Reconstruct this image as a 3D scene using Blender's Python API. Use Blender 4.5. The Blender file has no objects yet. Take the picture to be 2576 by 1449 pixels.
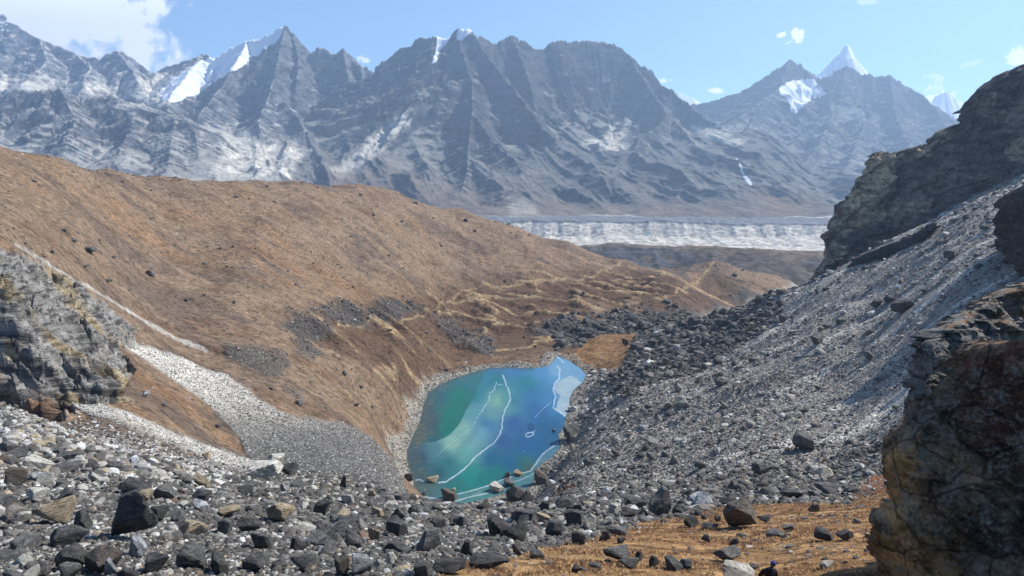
import bpy, math, random, time
import numpy as np
T0 = time.time()
random.seed(7)
RNG = np.random.default_rng(11)
C = bpy.context.scene.collection
# ---------------------------------------------------------------- camera model (used to lay out real positions)
FP, CX, CY = 2000.0, 1288.0, 724.5
PITCH = math.radians(11.1)
cP, sP = math.cos(PITCH), math.sin(PITCH)

def P(px, py, Y):
    """point at forward distance Y seen at photo position px,py (photo scaled to 2576x1449)"""
    px = np.asarray(px, float); py = np.asarray(py, float); Y = np.asarray(Y, float)
    dx = (px - CX) / FP; dy = (CY - py) / FP
    t = Y / (cP + dy * sP)
    return np.stack(np.broadcast_arrays(dx * t, Y, (-sP + dy * cP) * t), -1)

def proj(x, y, z):
    f = y * cP - z * sP
    up = y * sP + z * cP
    f = np.maximum(f, 1e-3)
    return CX + FP * x / f, CY - FP * up / f

# ---------------------------------------------------------------- noise
def _h(ix, iy, iz, seed):
    n = (ix.astype(np.uint32) * np.uint32(374761393) + iy.astype(np.uint32) * np.uint32(668265263)
         + iz.astype(np.uint32) * np.uint32(2147483647 - 5821) + np.uint32(seed * 974711 + 13))
    n = (n ^ (n >> np.uint32(13))) * np.uint32(1274126177)
    n = (n ^ (n >> np.uint32(16))) * np.uint32(2246822519)
    n = n ^ (n >> np.uint32(15))
    return n.astype(np.float64) / 4294967295.0 * 2 - 1

def vn2(x, y, seed=0):
    x = np.asarray(x, float); y = np.asarray(y, float)
    x, y = np.broadcast_arrays(x, y)
    xi = np.floor(x); yi = np.floor(y)
    fx = x - xi; fy = y - yi
    fx = fx * fx * fx * (fx * (fx * 6 - 15) + 10); fy = fy * fy * fy * (fy * (fy * 6 - 15) + 10)
    xi = xi.astype(np.int64); yi = yi.astype(np.int64); zz = np.zeros_like(xi)
    a = _h(xi, yi, zz, seed); b = _h(xi + 1, yi, zz, seed)
    c = _h(xi, yi + 1, zz, seed); d = _h(xi + 1, yi + 1, zz, seed)
    return (a + (b - a) * fx) * (1 - fy) + (c + (d - c) * fx) * fy

def vn3(x, y, z, seed=0):
    xi = np.floor(x); yi = np.floor(y); zi = np.floor(z)
    fx = x - xi; fy = y - yi; fz = z - zi
    fx = fx * fx * (3 - 2 * fx); fy = fy * fy * (3 - 2 * fy); fz = fz * fz * (3 - 2 * fz)
    xi = xi.astype(np.int64); yi = yi.astype(np.int64); zi = zi.astype(np.int64)
    r = 0
    for dz in (0, 1):
        a = _h(xi, yi, zi + dz, seed); b = _h(xi + 1, yi, zi + dz, seed)
        c = _h(xi, yi + 1, zi + dz, seed); d = _h(xi + 1, yi + 1, zi + dz, seed)
        v = (a + (b - a) * fx) * (1 - fy) + (c + (d - c) * fx) * fy
        r = r + v * (fz if dz else 1 - fz)
    return r

def fbm2(x, y, oct=5, seed=0, gain=.5, rot=True):
    s = 0; a = 1.0; t = 0
    for i in range(oct):
        s = s + a * vn2(x, y, seed + i * 7); t += a; a *= gain
        x, y = (x * 1.62 - y * 1.18) + 5.1, (x * 1.18 + y * 1.62) - 3.3
    return s / t

def rid2(x, y, oct=5, seed=0, gain=.55):
    s = 0; a = 1.0; t = 0; w = 1.0
    for i in range(oct):
        n = 1 - np.abs(vn2(x, y, seed + i * 7)) * 1.6
        s = s + a * n * w; t += a; a *= gain
        w = np.clip(n, 0, 1)
        x, y = (x * 1.62 - y * 1.18) + 5.1, (x * 1.18 + y * 1.62) - 3.3
    return s / t

def fbm3(p, oct=4, seed=0, gain=.5):
    x, y, z = p[..., 0], p[..., 1], p[..., 2]
    s = 0; a = 1.0; t = 0
    for i in range(oct):
        s = s + a * vn3(x, y, z, seed + i * 7); t += a; a *= gain
        x, y, z = x * 2.03 + 3.1, y * 2.03 - 1.7, z * 2.03 + .9
    return s / t

def facet3(G, cell, seed, tilt=.5):
    """displacement of fractured rock: every cell of a 3-D Voronoi split is a tilted plane of its own"""
    p = G.reshape(-1, 3) / cell; b = np.floor(p); best = np.full(len(p), 1e9); val = np.zeros(len(p))
    for i in (-1, 0, 1):
        for j in (-1, 0, 1):
            for k in (-1, 0, 1):
                c = b + (i, j, k); ci = c.astype(np.int64)
                o = np.stack([_h(ci[:, 0], ci[:, 1], ci[:, 2], seed + q) for q in (0, 1, 2)], 1) * .5 + .5
                d = p - (c + o); r = (d * d).sum(1)
                n = np.stack([_h(ci[:, 0], ci[:, 1], ci[:, 2], seed + q) for q in (5, 6, 7)], 1)
                v = (d * n).sum(1) * tilt * 1.6 + _h(ci[:, 0], ci[:, 1], ci[:, 2], seed + 9) * .35
                m = r < best; best = np.where(m, r, best); val = np.where(m, v, val)
    return (val * cell).reshape(G.shape[:-1])

def facet2(x, y, cell, seed, tilt=.5):
    px, py = (x / cell).ravel(), (y / cell).ravel(); bx, by = np.floor(px), np.floor(py); best = np.full(px.shape, 1e9); val = np.zeros(px.shape)
    for i in (-1, 0, 1):
        for j in (-1, 0, 1):
            cx_, cy_ = bx + i, by + j; ix, iy = cx_.astype(np.int64), cy_.astype(np.int64); z0 = np.zeros_like(ix)
            dx = px - cx_ - (_h(ix, iy, z0, seed) * .5 + .5); dy = py - cy_ - (_h(ix, iy, z0, seed + 1) * .5 + .5)
            r = dx * dx + dy * dy
            v = (dx * _h(ix, iy, z0, seed + 2) + dy * _h(ix, iy, z0, seed + 3)) * tilt * 1.6 + _h(ix, iy, z0, seed + 4) * .12
            m = r < best; best = np.where(m, r, best); val = np.where(m, v, val)
    return (val * cell).reshape(x.shape)

def sst(a, b, x):
    t = np.clip((x - a) / (b - a), 0, 1)
    return t * t * (3 - 2 * t)

def seg_dist(x, y, pts, closed=False):
    """distance to a polyline, arc length of the closest point and side"""
    pts = np.asarray(pts, float)
    n = len(pts)
    best = np.full(x.shape, 1e18); bs = np.zeros(x.shape); bi = np.zeros(x.shape); acc = 0.0
    for i in range(n if closed else n - 1):
        a = pts[i]; b = pts[(i + 1) % n]
        d = b[:2] - a[:2]; L2 = max(d @ d, 1e-9)
        t = np.clip(((x - a[0]) * d[0] + (y - a[1]) * d[1]) / L2, 0, 1)
        q = (x - a[0] - t * d[0]) ** 2 + (y - a[1] - t * d[1]) ** 2
        m = q < best
        best = np.where(m, q, best); bs = np.where(m, acc + t * math.sqrt(L2), bs); bi = np.where(m, i + t, bi)
        acc += math.sqrt(L2)
    return np.sqrt(best), bs, bi

def inpoly(x, y, pts):
    pts = np.asarray(pts, float); n = len(pts)
    ins = np.zeros(x.shape, bool)
    for i in range(n):
        x0, y0 = pts[i][:2]; x1, y1 = pts[(i + 1) % n][:2]
        if y0 == y1: continue
        c = ((y0 > y) != (y1 > y)) & (x < (x1 - x0) * (y - y0) / (y1 - y0) + x0)
        ins ^= c
    return ins

def sdpoly(x, y, pts):
    """signed distance, positive inside; cheap: only exact near the polygon"""
    d, _, _ = seg_dist(x, y, pts, True)
    return np.where(inpoly(x, y, pts), d, -d)

def srgb(r, g, b):
    return np.array([((c / 255) / 12.92 if c / 255 <= .04045 else ((c / 255 + .055) / 1.055) ** 2.4) for c in (r, g, b)])

# ---------------------------------------------------------------- object helpers
def props(o, label=None, cat=None, group=None, kind=None):
    if label: o['label'] = label
    if cat: o['category'] = cat
    if group: o['group'] = group
    if kind: o['kind'] = kind
    return o

def mesh_np(name, verts, faces, mat=None, smooth=True, col=None, parent=None, extra=None):
    """verts (N,3), faces (M,k) all of one size, or a list of such arrays"""
    me = bpy.data.meshes.new(name)
    verts = np.asarray(verts, np.float32)
    fl = faces if isinstance(faces, list) else [faces]
    fl = [np.asarray(f, np.int32) for f in fl if len(f)]
    me.vertices.add(len(verts)); me.vertices.foreach_set('co', verts.ravel())
    nl = sum(f.size for f in fl); npoly = sum(len(f) for f in fl)
    me.loops.add(nl); me.polygons.add(npoly)
    me.loops.foreach_set('vertex_index', np.concatenate([f.ravel() for f in fl]))
    st = []; a = 0
    for f in fl:
        st.append(a + np.arange(len(f)) * f.shape[1]); a += f.size
    me.polygons.foreach_set('loop_start', np.concatenate(st).astype(np.int32))
    me.update(calc_edges=True)
    me.polygons.foreach_set('use_smooth', np.full(npoly, smooth, bool))
    if col is not None:
        ca = me.color_attributes.new('Col', 'FLOAT_COLOR', 'POINT')
        c4 = np.ones((len(verts), 4), np.float32); c4[:, :col.shape[1]] = col
        ca.data.foreach_set('color', c4.ravel())
    for k, v in (extra or {}).items():
        at = me.attributes.new(k, 'FLOAT', 'POINT'); at.data.foreach_set('value', np.asarray(v, np.float32))
    if mat: me.materials.append(mat)
    o = bpy.data.objects.new(name, me); C.objects.link(o)
    if parent: o.parent = parent
    return o

def grid_faces(nu, nv, keep=None):
    i = np.arange(nu - 1)[:, None] * nv + np.arange(nv - 1)[None, :]
    f = np.stack([i, i + nv, i + nv + 1, i + 1], -1).reshape(-1, 4)
    return f if keep is None else f[keep.ravel()]

def submesh(verts, faces):
    used, inv = np.unique(faces, return_inverse=True)
    return used, inv.reshape(faces.shape)

# ---------------------------------------------------------------- material helpers
class NT:
    def __init__(s, name):
        s.m = bpy.data.materials.new(name); s.m.use_nodes = True
        s.t = s.m.node_tree; s.t.nodes.clear()
        s.out = s.n('ShaderNodeOutputMaterial')
    def n(s, typ, ins=None, **kw):
        nd = s.t.nodes.new(typ)
        for k, v in kw.items(): setattr(nd, k, v)
        for k, v in (ins or {}).items():
            if hasattr(v, 'links') or isinstance(v, bpy.types.NodeSocket): s.t.links.new(v, nd.inputs[k])
            else: nd.inputs[k].default_value = v
        return nd
    def noise(s, vec, scale, detail=4, rough=.55, dist=0.0):
        return s.n('ShaderNodeTexNoise', {'Vector': vec, 'Scale': scale, 'Detail': detail, 'Roughness': rough, 'Distortion': dist}).outputs['Fac']
    def vor(s, vec, scale, feature='F1', out='Distance', rnd=1.0):
        nd = s.n('ShaderNodeTexVoronoi', {'Vector': vec, 'Scale': scale, 'Randomness': rnd}, feature=feature)
        return nd.outputs[out]
    def rng(s, v, a, b, c=0.0, d=1.0):
        return s.n('ShaderNodeMapRange', {'Value': v, 'From Min': a, 'From Max': b, 'To Min': c, 'To Max': d}).outputs[0]
    def math(s, op, a, b=0.0):
        return s.n('ShaderNodeMath', {0: a, 1: b}, operation=op).outputs[0]
    def mix(s, f, a, b, blend='MIX'):
        nd = s.n('ShaderNodeMix', data_type='RGBA', blend_type=blend)
        for k, v in ((0, f), (6, a), (7, b)):
            if isinstance(v, bpy.types.NodeSocket): s.t.links.new(v, nd.inputs[k])
            else: nd.inputs[k].default_value = v
        return nd.outputs[2]
    def mul(s, col, fac):
        nd = s.n('ShaderNodeVectorMath', {0: col}, operation='SCALE')
        if isinstance(fac, bpy.types.NodeSocket): s.t.links.new(fac, nd.inputs['Scale'])
        else: nd.inputs['Scale'].default_value = fac
        return nd.outputs[0]
    def bump(s, h, strength=.5, dist=.1, normal=None):
        ins = {'Height': h, 'Strength': strength, 'Distance': dist}
        if normal is not None: ins['Normal'] = normal
        return s.n('ShaderNodeBump', ins).outputs[0]
    def bsdf(s, col, rough=.9, normal=None, spec=.3, **kw):
        ins = {'Base Color': col, 'Roughness': rough, 'Specular IOR Level': spec}
        if normal is not None: ins['Normal'] = normal
        ins.update(kw)
        b = s.n('ShaderNodeBsdfPrincipled', ins)
        s.t.links.new(b.outputs[0], s.out.inputs['Surface'])
        return s.m
    def pos(s):
        return s.n('ShaderNodeNewGeometry').outputs['Position']
    def mapping(s, vec, scale=(1, 1, 1), rot=(0, 0, 0), loc=(0, 0, 0)):
        return s.n('ShaderNodeMapping', {'Vector': vec, 'Scale': scale, 'Rotation': rot, 'Location': loc}).outputs[0]
    def attr(s, name, out='Color'):
        return s.n('ShaderNodeAttribute', attribute_name=name).outputs[out]
# ================================================================ NEAR TERRAIN
LAKE_Z = -120.0
LAKE_PX = [(1400,895),(1429,905),(1463,927),(1477,943),(1469,961),(1446,981),(1435,1001),(1435,1027),(1425,1049),(1421,1072),
 (1407,1092),(1408,1109),(1412,1126),(1390,1151),(1365,1165),(1350,1185),(1341,1219),(1322,1232),(1271,1242),(1237,1252),(1180,1266),
 (1146,1282),(1067,1276),(1047,1250),(1038,1208),(1027,1177),(1021,1137),(1036,1100),(1055,1061),(1064,1021),(1075,990),(1098,972),
 (1129,956),(1180,939),(1225,926),(1279,923),(1350,926),(1378,920),(1392,907)]
def onz(px, py, z):
    dx = (px - CX) / FP; dy = (CY - py) / FP
    t = z / (-sP + dy * cP)
    return (dx * t, (cP + dy * sP) * t)
LAKE = np.array([onz(a, b, LAKE_Z) for a, b in LAKE_PX])

COLS = {
 -250: [(1600,20),(1449,27),(1250,48),(1050,85),(985,110),(1000,135),(960,165),(620,200),(480,260),(340,330),(420,520),(480,900)],
 0:   [(1600,20),(1449,26),(1350,34),(1250,46),(1150,60),(1055,80),(1018,95),(1045,118),(1000,150),(800,172),(640,185),(600,195),(500,255),(420,315),(372,350),(440,450),(500,620),(540,950)],
 150: [(1600,20),(1449,26),(1320,38),(1200,54),(1118,75),(1082,95),(1100,112),(1022,150),(850,180),(690,210),(600,250),(500,315),(402,385),(470,500),(520,680),(560,950)],
 300: [(1600,20),(1449,26),(1320,38),(1200,55),(1144,78),(1134,95),(1132,110),(1066,140),(990,162),(920,185),(850,205),(780,230),(700,270),(600,330),(500,390),(428,450),(490,570),(530,740),(560,1000)],
 450: [(1449,26),(1330,40),(1220,58),(1174,80),(1164,98),(1156,120),(1092,155),(1000,188),(900,228),(800,275),(700,330),(600,390),(500,455),(447,490),(500,600),(545,800),(570,1000)],
 600: [(1600,19),(1449,27),(1350,40),(1250,60),(1205,85),(1190,108),(1182,132),(1120,175),(1000,215),(900,250),(800,295),(700,350),(600,415),(500,485),(457,520),(510,640),(560,900)],
 750: [(1449,27),(1350,42),(1260,66),(1215,92),(1192,120),(1150,165),(1080,205),(1000,238),(900,280),(800,330),(700,395),(600,465),(500,545),(458,580),(520,720),(570,950)],
 900: [(1600,19),(1449,27),(1350,44),(1280,70),(1240,95),(1200,130),(1160,185),(1100,232),(1000,275),(900,320),(800,385),(700,455),(600,530),(500,610),(467,640),(540,800),(580,1000)],
 1010:[(1449,27),(1350,45),(1290,72),(1255,98),(1240,150),(1200,215),(1140,270),(1070,298),(1000,320),(900,360),(800,430),(700,500),(600,575),(500,655),(487,668),(550,800),(600,1000)],
 1170:[(1449,28),(1350,47),(1300,74),(1272,105),(1330,150),(1340,210),(935,395),(900,412),(850,450),(800,490),(760,520),(700,565),(600,640),(536,690),(590,830),(630,1000)],
 1290:[(1600,18),(1449,29),(1350,48),(1300,76),(1268,112),(1320,160),(1330,220),(930,392),(900,410),(850,455),(800,497),(740,550),(700,582),(640,632),(566,700),(620,830),(650,1000)],
 1430:[(1449,30),(1350,49),(1300,72),(1262,105),(1245,140),(1210,195),(1130,270),(1060,318),(1000,352),(940,395),(890,415),(850,455),(800,497),(740,560),(700,605),(650,660),(612,715),(650,830),(670,1000)],
 1560:[(1600,18),(1449,31),(1350,48),(1300,68),(1262,98),(1240,130),(1200,170),(1130,215),(1060,262),(1000,300),(940,345),(895,405),(850,450),(800,500),(760,555),(700,640),(661,690),(680,830),(690,1000)],
 1700:[(1449,31),(1350,46),(1300,62),(1262,92),(1230,125),(1180,160),(1100,205),(1000,265),(900,345),(840,405),(800,480),(760,570),(720,630),(672,700),(720,830),(700,1000)],
 1800:[(1600,20),(1449,31),(1350,46),(1300,60),(1255,90),(1220,120),(1170,150),(1100,190),(1000,245),(900,318),(840,375),(797,425),(830,500),(785,600),(720,665),(652,720),(740,850),(720,1000)],
 1940:[(1600,22),(1526,25),(1449,33),(1350,45),(1295,58),(1250,84),(1210,110),(1150,140),(1070,180),(980,225),(880,285),(800,350),(745,410),(800,520),(770,640),(690,720),(740,860),(730,1000)],
 2100:[(1600,20),(1449,30),(1370,38),(1300,54),(1255,75),(1235,92),(1200,112),(1100,150),(1000,190),(900,232),(800,280),(700,345),(680,380),(700,450),(760,600),(740,1000)],
 2220:[(1449,29),(1300,52),(1240,72),(1200,92),(1100,130),(1000,165),(900,200),(800,245),(700,300),(620,360),(640,450),(700,600),(740,1000)],
 2350:[(1600,18),(1449,27),(1300,48),(1220,68),(1150,88),(1050,118),(950,145),(850,178),(760,212),(650,275),(560,345),(580,450),(700,700),(740,1000)],
 2576:[(1600,17),(1449,25),(1300,40),(1200,55),(1050,82),(900,115),(750,160),(600,225),(520,270),(450,320),(470,420),(600,600),(740,1000)],
 2850:[(1600,16),(1300,36),(1050,70),(850,110),(700,155),(550,220),(400,300),(420,400),(600,600),(740,1000)],
}
cu, cw, cf = [], [], []
for px, L in COLS.items():
    for py, Y in L:
        p = P(px, py, Y); cu.append(p[0] / Y); cw.append(math.log(Y)); cf.append(p[2] / Y)
for u in (-.95, -.6, -.3, 0, .3, .6, .95):
    for Y, f in ((5, -.86), (10, -.74)):
        cu.append(u); cw.append(math.log(Y)); cf.append(f)
cu, cw, cf = map(np.array, (cu, cw, cf))
SU, SW = 3.0, 1.0
def _k(r2): return np.where(r2 > 1e-12, r2 * np.log(np.maximum(r2, 1e-12)), 0)
def _tps():
    n = len(cu); X = np.stack([cu * SU, cw * SW], 1)
    D = ((X[:, None] - X[None]) ** 2).sum(-1)
    A = np.zeros((n + 3, n + 3)); A[:n, :n] = _k(D) + np.eye(n) * 2e-3
    A[:n, n] = 1; A[:n, n + 1:] = X; A[n, :n] = 1; A[n + 1:, :n] = X.T
    return X, np.linalg.solve(A, np.concatenate([cf, np.zeros(3)]))
TX, TW_ = _tps()
def tps(u, w):
    sh = u.shape; q = np.stack([u.ravel() * SU, w.ravel() * SW], 1); out = np.empty(len(q))
    for a in range(0, len(q), 20000):
        b = q[a:a + 20000]
        D = ((b[:, None, 0] - TX[None, :, 0]) ** 2 + (b[:, None, 1] - TX[None, :, 1]) ** 2)
        out[a:a + 20000] = _k(D) @ TW_[:-3] + TW_[-3] + b @ TW_[-2:]
    return out.reshape(sh)
# coarse table of the smooth surface, then bilinear lookups
TU = np.linspace(-1.15, 1.15, 420); TWL = np.linspace(math.log(2.5), math.log(1150), 520)
TAB = tps(*np.meshgrid(TU, TWL, indexing='ij'))
def smooth_f(u, w):
    a = np.clip((u - TU[0]) / (TU[1] - TU[0]), 0, len(TU) - 1.001); b = np.clip((w - TWL[0]) / (TWL[1] - TWL[0]), 0, len(TWL) - 1.001)
    i = a.astype(int); j = b.astype(int); fa = a - i; fb = b - j
    return (TAB[i, j] * (1 - fa) + TAB[i + 1, j] * fa) * (1 - fb) + (TAB[i, j + 1] * (1 - fa) + TAB[i + 1, j + 1] * fa) * fb

def wpoly(pts, f=None):
    return pts
# zone outlines on the smooth terrain (photo positions)
Z_GRASS = [(1050,1500),(1130,1440),(1200,1420),(1290,1412),(1400,1385),(1470,1362),(1530,1340),(1600,1318),(1680,1300),(1760,1284),(1850,1262),(1980,1255),(2120,1240),(2300,1205),(2400,1500),(2300,1700),(1000,1700)]
Z_GRASS2 = [(2130,1225),(2200,1180),(2300,1150),(2320,1230),(2200,1235)]
Z_GRASS3 = [(1290,1215),(1360,1212),(1440,1218),(1450,1240),(1400,1250),(1300,1240)]
Z_SCREE = [(1480,930),(1560,890),(1600,840),(1700,800),(1800,780),(1860,765),(1960,735),(2010,690),(2080,660),(2200,560),(2700,300),(3000,300),(3000,1300),(2300,1245),(2150,1235),(1980,1250),(1760,1262),(1500,1275),(1380,1290),(1290,1262),(1345,1230),(1350,1185),(1412,1126),(1425,1049),(1437,1001),(1470,961)]
Z_DARKR = [(1370,810),(1430,795),(1500,775),(1560,770),(1620,775),(1700,785),(1790,780),(1880,765),(1960,740),(1960,800),(1800,900),(1660,960),(1560,1010),(1500,950),(1545,915),(1500,905),(1440,880),(1400,890),(1385,860)]
Z_KNOLL = [(1440,880),(1480,858),(1540,850),(1600,845),(1590,880),(1560,925),(1500,930),(1455,905)]
PATCHES = [
 [(545,850),(575,852),(620,872),(680,885),(715,900),(722,925),(690,950),(650,935),(600,912),(575,890)],
 [(925,775),(960,755),(1000,745),(1060,745),(1100,752),(1085,768),(1040,785),(1000,800),(950,812),(890,800),(800,785),(730,775),(740,766),(800,768),(880,776)],
 [(695,805),(730,798),(800,812),(830,835),(790,842),(740,828),(705,820)],
 [(740,830),(780,850),(820,885),(790,895),(750,870)],
 [(1170,845),(1215,840),(1245,870),(1235,900),(1195,895)],
 [(1090,790),(1130,785),(1165,805),(1190,835),(1150,850),(1120,820)],
 [(1330,820),(1380,805),(1420,812),(1410,832),(1350,838)],
 [(1700,660),(1740,668),(1745,700),(1710,700)],
 [(1830,730),(1870,720),(1900,745),(1880,775),(1830,765)],
 [(730,985),(760,995),(765,1010),(735,1005)],
 [(1060,955),(1110,935),(1200,915),(1180,930),(1100,960)],
]
Z_CHUTE = [(298,848),(335,858),(430,888),(560,950),(640,1000),(700,1038),(760,1055),(860,1068),(940,1098),(990,1110),(1000,1140),(1015,1200),(1030,1255),(900,1250),(760,1190),(640,1158),(612,1130),(600,1095),(560,1060),(535,1030),(500,1002),(440,960),(360,900),(310,868)]
Z_CHUTE2 = [(165,998),(215,1002),(300,1028),(380,1052),(470,1090),(560,1122),(640,1150),(680,1175),(600,1175),(520,1150),(400,1108),(300,1070),(235,1045),(185,1020)]
L_CHUTE3 = [(40,612),(90,640),(170,690),(250,737),(330,785),(400,822),(440,845),(520,880)]
Z_CLIFF = [(-300,560),(-40,600),(30,628),(70,640),(110,665),(170,700),(230,735),(300,790),(360,822),(330,850),(345,868),(300,870),(335,930),(320,960),(300,985),(340,1010),(250,1012),(170,1010),(215,1040),(120,1060),(-300,1000)]
TRAILS = [[(1560,662),(1500,690),(1380,703),(1290,712),(1180,725),(1120,750),(1080,775),(1030,800),(960,812),(850,812)],
          [(1795,655),(1770,690),(1735,715),(1700,735)],[(1735,715),(1800,745),(1860,770)],
          [(1555,668),(1620,680),(1680,690),(1735,715)],[(1140,748),(1240,760),(1300,785),(1340,790)],
          [(1250,880),(1330,870),(1380,845),(1420,800)]]

def smask(px, py, poly, soft, nz=0.0):
    poly = np.asarray(poly, float)
    m = np.zeros(px.shape)
    b = (px > poly[:, 0].min() - 60) & (px < poly[:, 0].max() + 60) & (py > poly[:, 1].min() - 60) & (py < poly[:, 1].max() + 60)
    if not b.any(): return m
    d = sdpoly(px[b], py[b], poly) + (nz[b] if isinstance(nz, np.ndarray) else nz)
    m[b] = sst(-soft, soft, d)
    return m

def near(x, y, full=True):
    """height of the near terrain and its zone masks"""
    x = np.asarray(x, float); y = np.asarray(y, float)
    Yc = np.maximum(y, 2.6); u = x / Yc; w = np.log(Yc)
    z0 = smooth_f(u, w) * Yc
    px, py = proj(x, Yc, z0)
    # ground noises
    n1 = fbm2(x / 26, y / 26, 4, 3); n2 = fbm2(x / 6.5, y / 6.5, 4, 21); n3 = rid2(x / 40, y / 26, 4, 33)
    edge = n1 * 16 + n2 * 14
    fg = 1 - sst(118, 150, Yc - 0.0 + n1 * 6)      # the talus just below the camera
    right = sst(1180, 1420, px)                      # foreground slope merges with the scree to the right
    grass = smask(px, py, Z_GRASS, 7, edge * .9) * (1 - sst(80, 92, Yc))
    g2 = np.maximum(smask(px, py, Z_GRASS2, 6, edge * .4), smask(px, py, Z_GRASS3, 5, edge * .3)) * (1 - sst(200, 215, Yc))
    far = sst(128, 150, Yc)
    scree = smask(px, py, Z_SCREE, 9, edge * .4) * np.maximum(far, sst(1250, 1400, px) * sst(74, 84, Yc))
    dark = smask(px, py, Z_DARKR, 10, edge * 1.3 - 9 * sst(1700, 1500, px)) * far
    knoll = smask(px, py, Z_KNOLL, 5, edge * .2) * far
    dark = dark * (1 - knoll); scree = scree * (1 - knoll)
    patch = np.zeros(x.shape)
    for q in PATCHES: patch = np.maximum(patch, smask(px, py, q, 13, edge * 1.5))
    patch *= far
    ch = np.maximum(smask(px, py, Z_CHUTE, 5, edge * .35), smask(px, py, Z_CHUTE2, 4, edge * .3)) * far
    ch2 = smask(px, py, Z_CHUTE2, 4, edge * .3) * far
    d3, s3, _ = seg_dist(px, py, L_CHUTE3)
    ch3 = (1 - sst(2.5 + n2 * 3, 5.5 + n2 * 3, d3)) * far
    cliff = smask(px, py, Z_CLIFF, 4, edge * .5) * sst(124, 140, Yc)
    tr = np.zeros(x.shape)
    if full:
        for t in TRAILS:
            d, _, _ = seg_dist(px, py, t); tr = np.maximum(tr, 1 - sst(1.2, 3.0, d + n2 * 2))
        tr *= far
    # hummocks in the valley beyond the lake
    hum = smask(px, py, [(700,800),(900,760),(1150,710),(1550,670),(1700,672),(1780,760),(1700,790),(1500,780),(1480,860),(1500,930),(1400,885),(1150,925),(1000,980),(900,900),(760,860)], 40) * sst(250, 300, Yc)
    ridge = rid2(x / 34 + n1 * .5, y / 15 + x / 60, 3, 55)
    z = z0 + hum * (ridge - .45) * 6.0 * (1 - .3 * sst(550, 700, Yc)) * (.35 + .65 * sst(930, 840, py))
    z = z + n1 * np.interp(Yc, [5, 30, 150, 400, 1000], [.25, .6, 1.6, 3.0, 4]) + n2 * np.interp(Yc, [5, 60, 200, 900], [.10, .22, .45, .9])
    # gullies running down the brown hillside
    hs = (1 - sst(980, 1180, px)) * sst(170, 230, Yc) * .6
    z = z + hs * (rid2((x * .35 + y) / 30, (x - y * .35) / 150, 3, 71) - .5) * 2.6
    # scree ribs running down the right-hand slope
    sc = scree * sst(110, 160, Yc)
    z = z + sc * (rid2((x * .25 + y) / 17, (x - .25 * y) / 90, 4, 91) - .5) * 2.4 + sc * fbm2(x / 3.2, y / 3.2, 3, 95) * .5
    # rock outcrop on the left
    if cliff.max() > .01:
        v = (y * .75 + z0 * 1.1 + x * .35) / 5.5 + fbm2(x / 18, y / 18, 4, 101) * 1.5
        st = np.floor(v) + sst(.55, 1.0, v - np.floor(v)); v2 = v * 3.7 + n2 * 1.5
        st2 = np.floor(v2) + sst(.6, 1, v2 - np.floor(v2))
        blk = vn2(np.floor((x + .6 * y + n1 * 8) / 5.0) * 3.1, np.floor(v) * 2.3, 107)
        z = z + cliff * (1.2 + (st - v) * 4.0 + (st2 - v2) * .8 + blk * 1.5 + (rid2(x / 22, y / 22, 4, 113) - .5) * 2.0 + facet2(x + z0 * .5, y - z0 * .7, 9.0, 115, .55) * .34 + facet2(x + z0 * .5, y - z0 * .7, 3.2, 116, .6) * .3)
    # lake basin and shore
    near_l = (Yc > 200) & (Yc < 460) & (x > -90) & (x < 110)
    shore = np.full(x.shape, 999.0)
    if near_l.any():
        sd = sdpoly(x[near_l], y[near_l], LAKE)
        shore[near_l] = -sd
        zz = z[near_l]
        out = np.clip(-sd, 0, None)
        k = sst(0, 14, out)
        base = LAKE_Z + .10 + .085 * out + .25 * n2[near_l] * sst(0, 2, out)
        zn = base * (1 - k) + np.maximum(zz, LAKE_Z + .6) * k
        zn = np.where(sd > 0, LAKE_Z + .1 - np.minimum(sd * .22, 5), zn)
        z[near_l] = zn
    if not full: return z
    beach = (1 - sst(4.5 + n2 * 4, 7 + n2 * 4, shore)) * (shore < 30) * (1 - sst(1400, 1440, px) * (1 - .5)) 
    return z, dict(px=px, py=py, n1=n1, n2=n2, fg=fg, grass=grass, g2=g2, scree=scree, dark=dark, knoll=knoll, patch=patch,
                   ch=ch, ch2=ch2, ch3=ch3, cliff=cliff, tr=tr, hum=hum, ridge=ridge, shore=shore, beach=beach, right=right)

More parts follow.
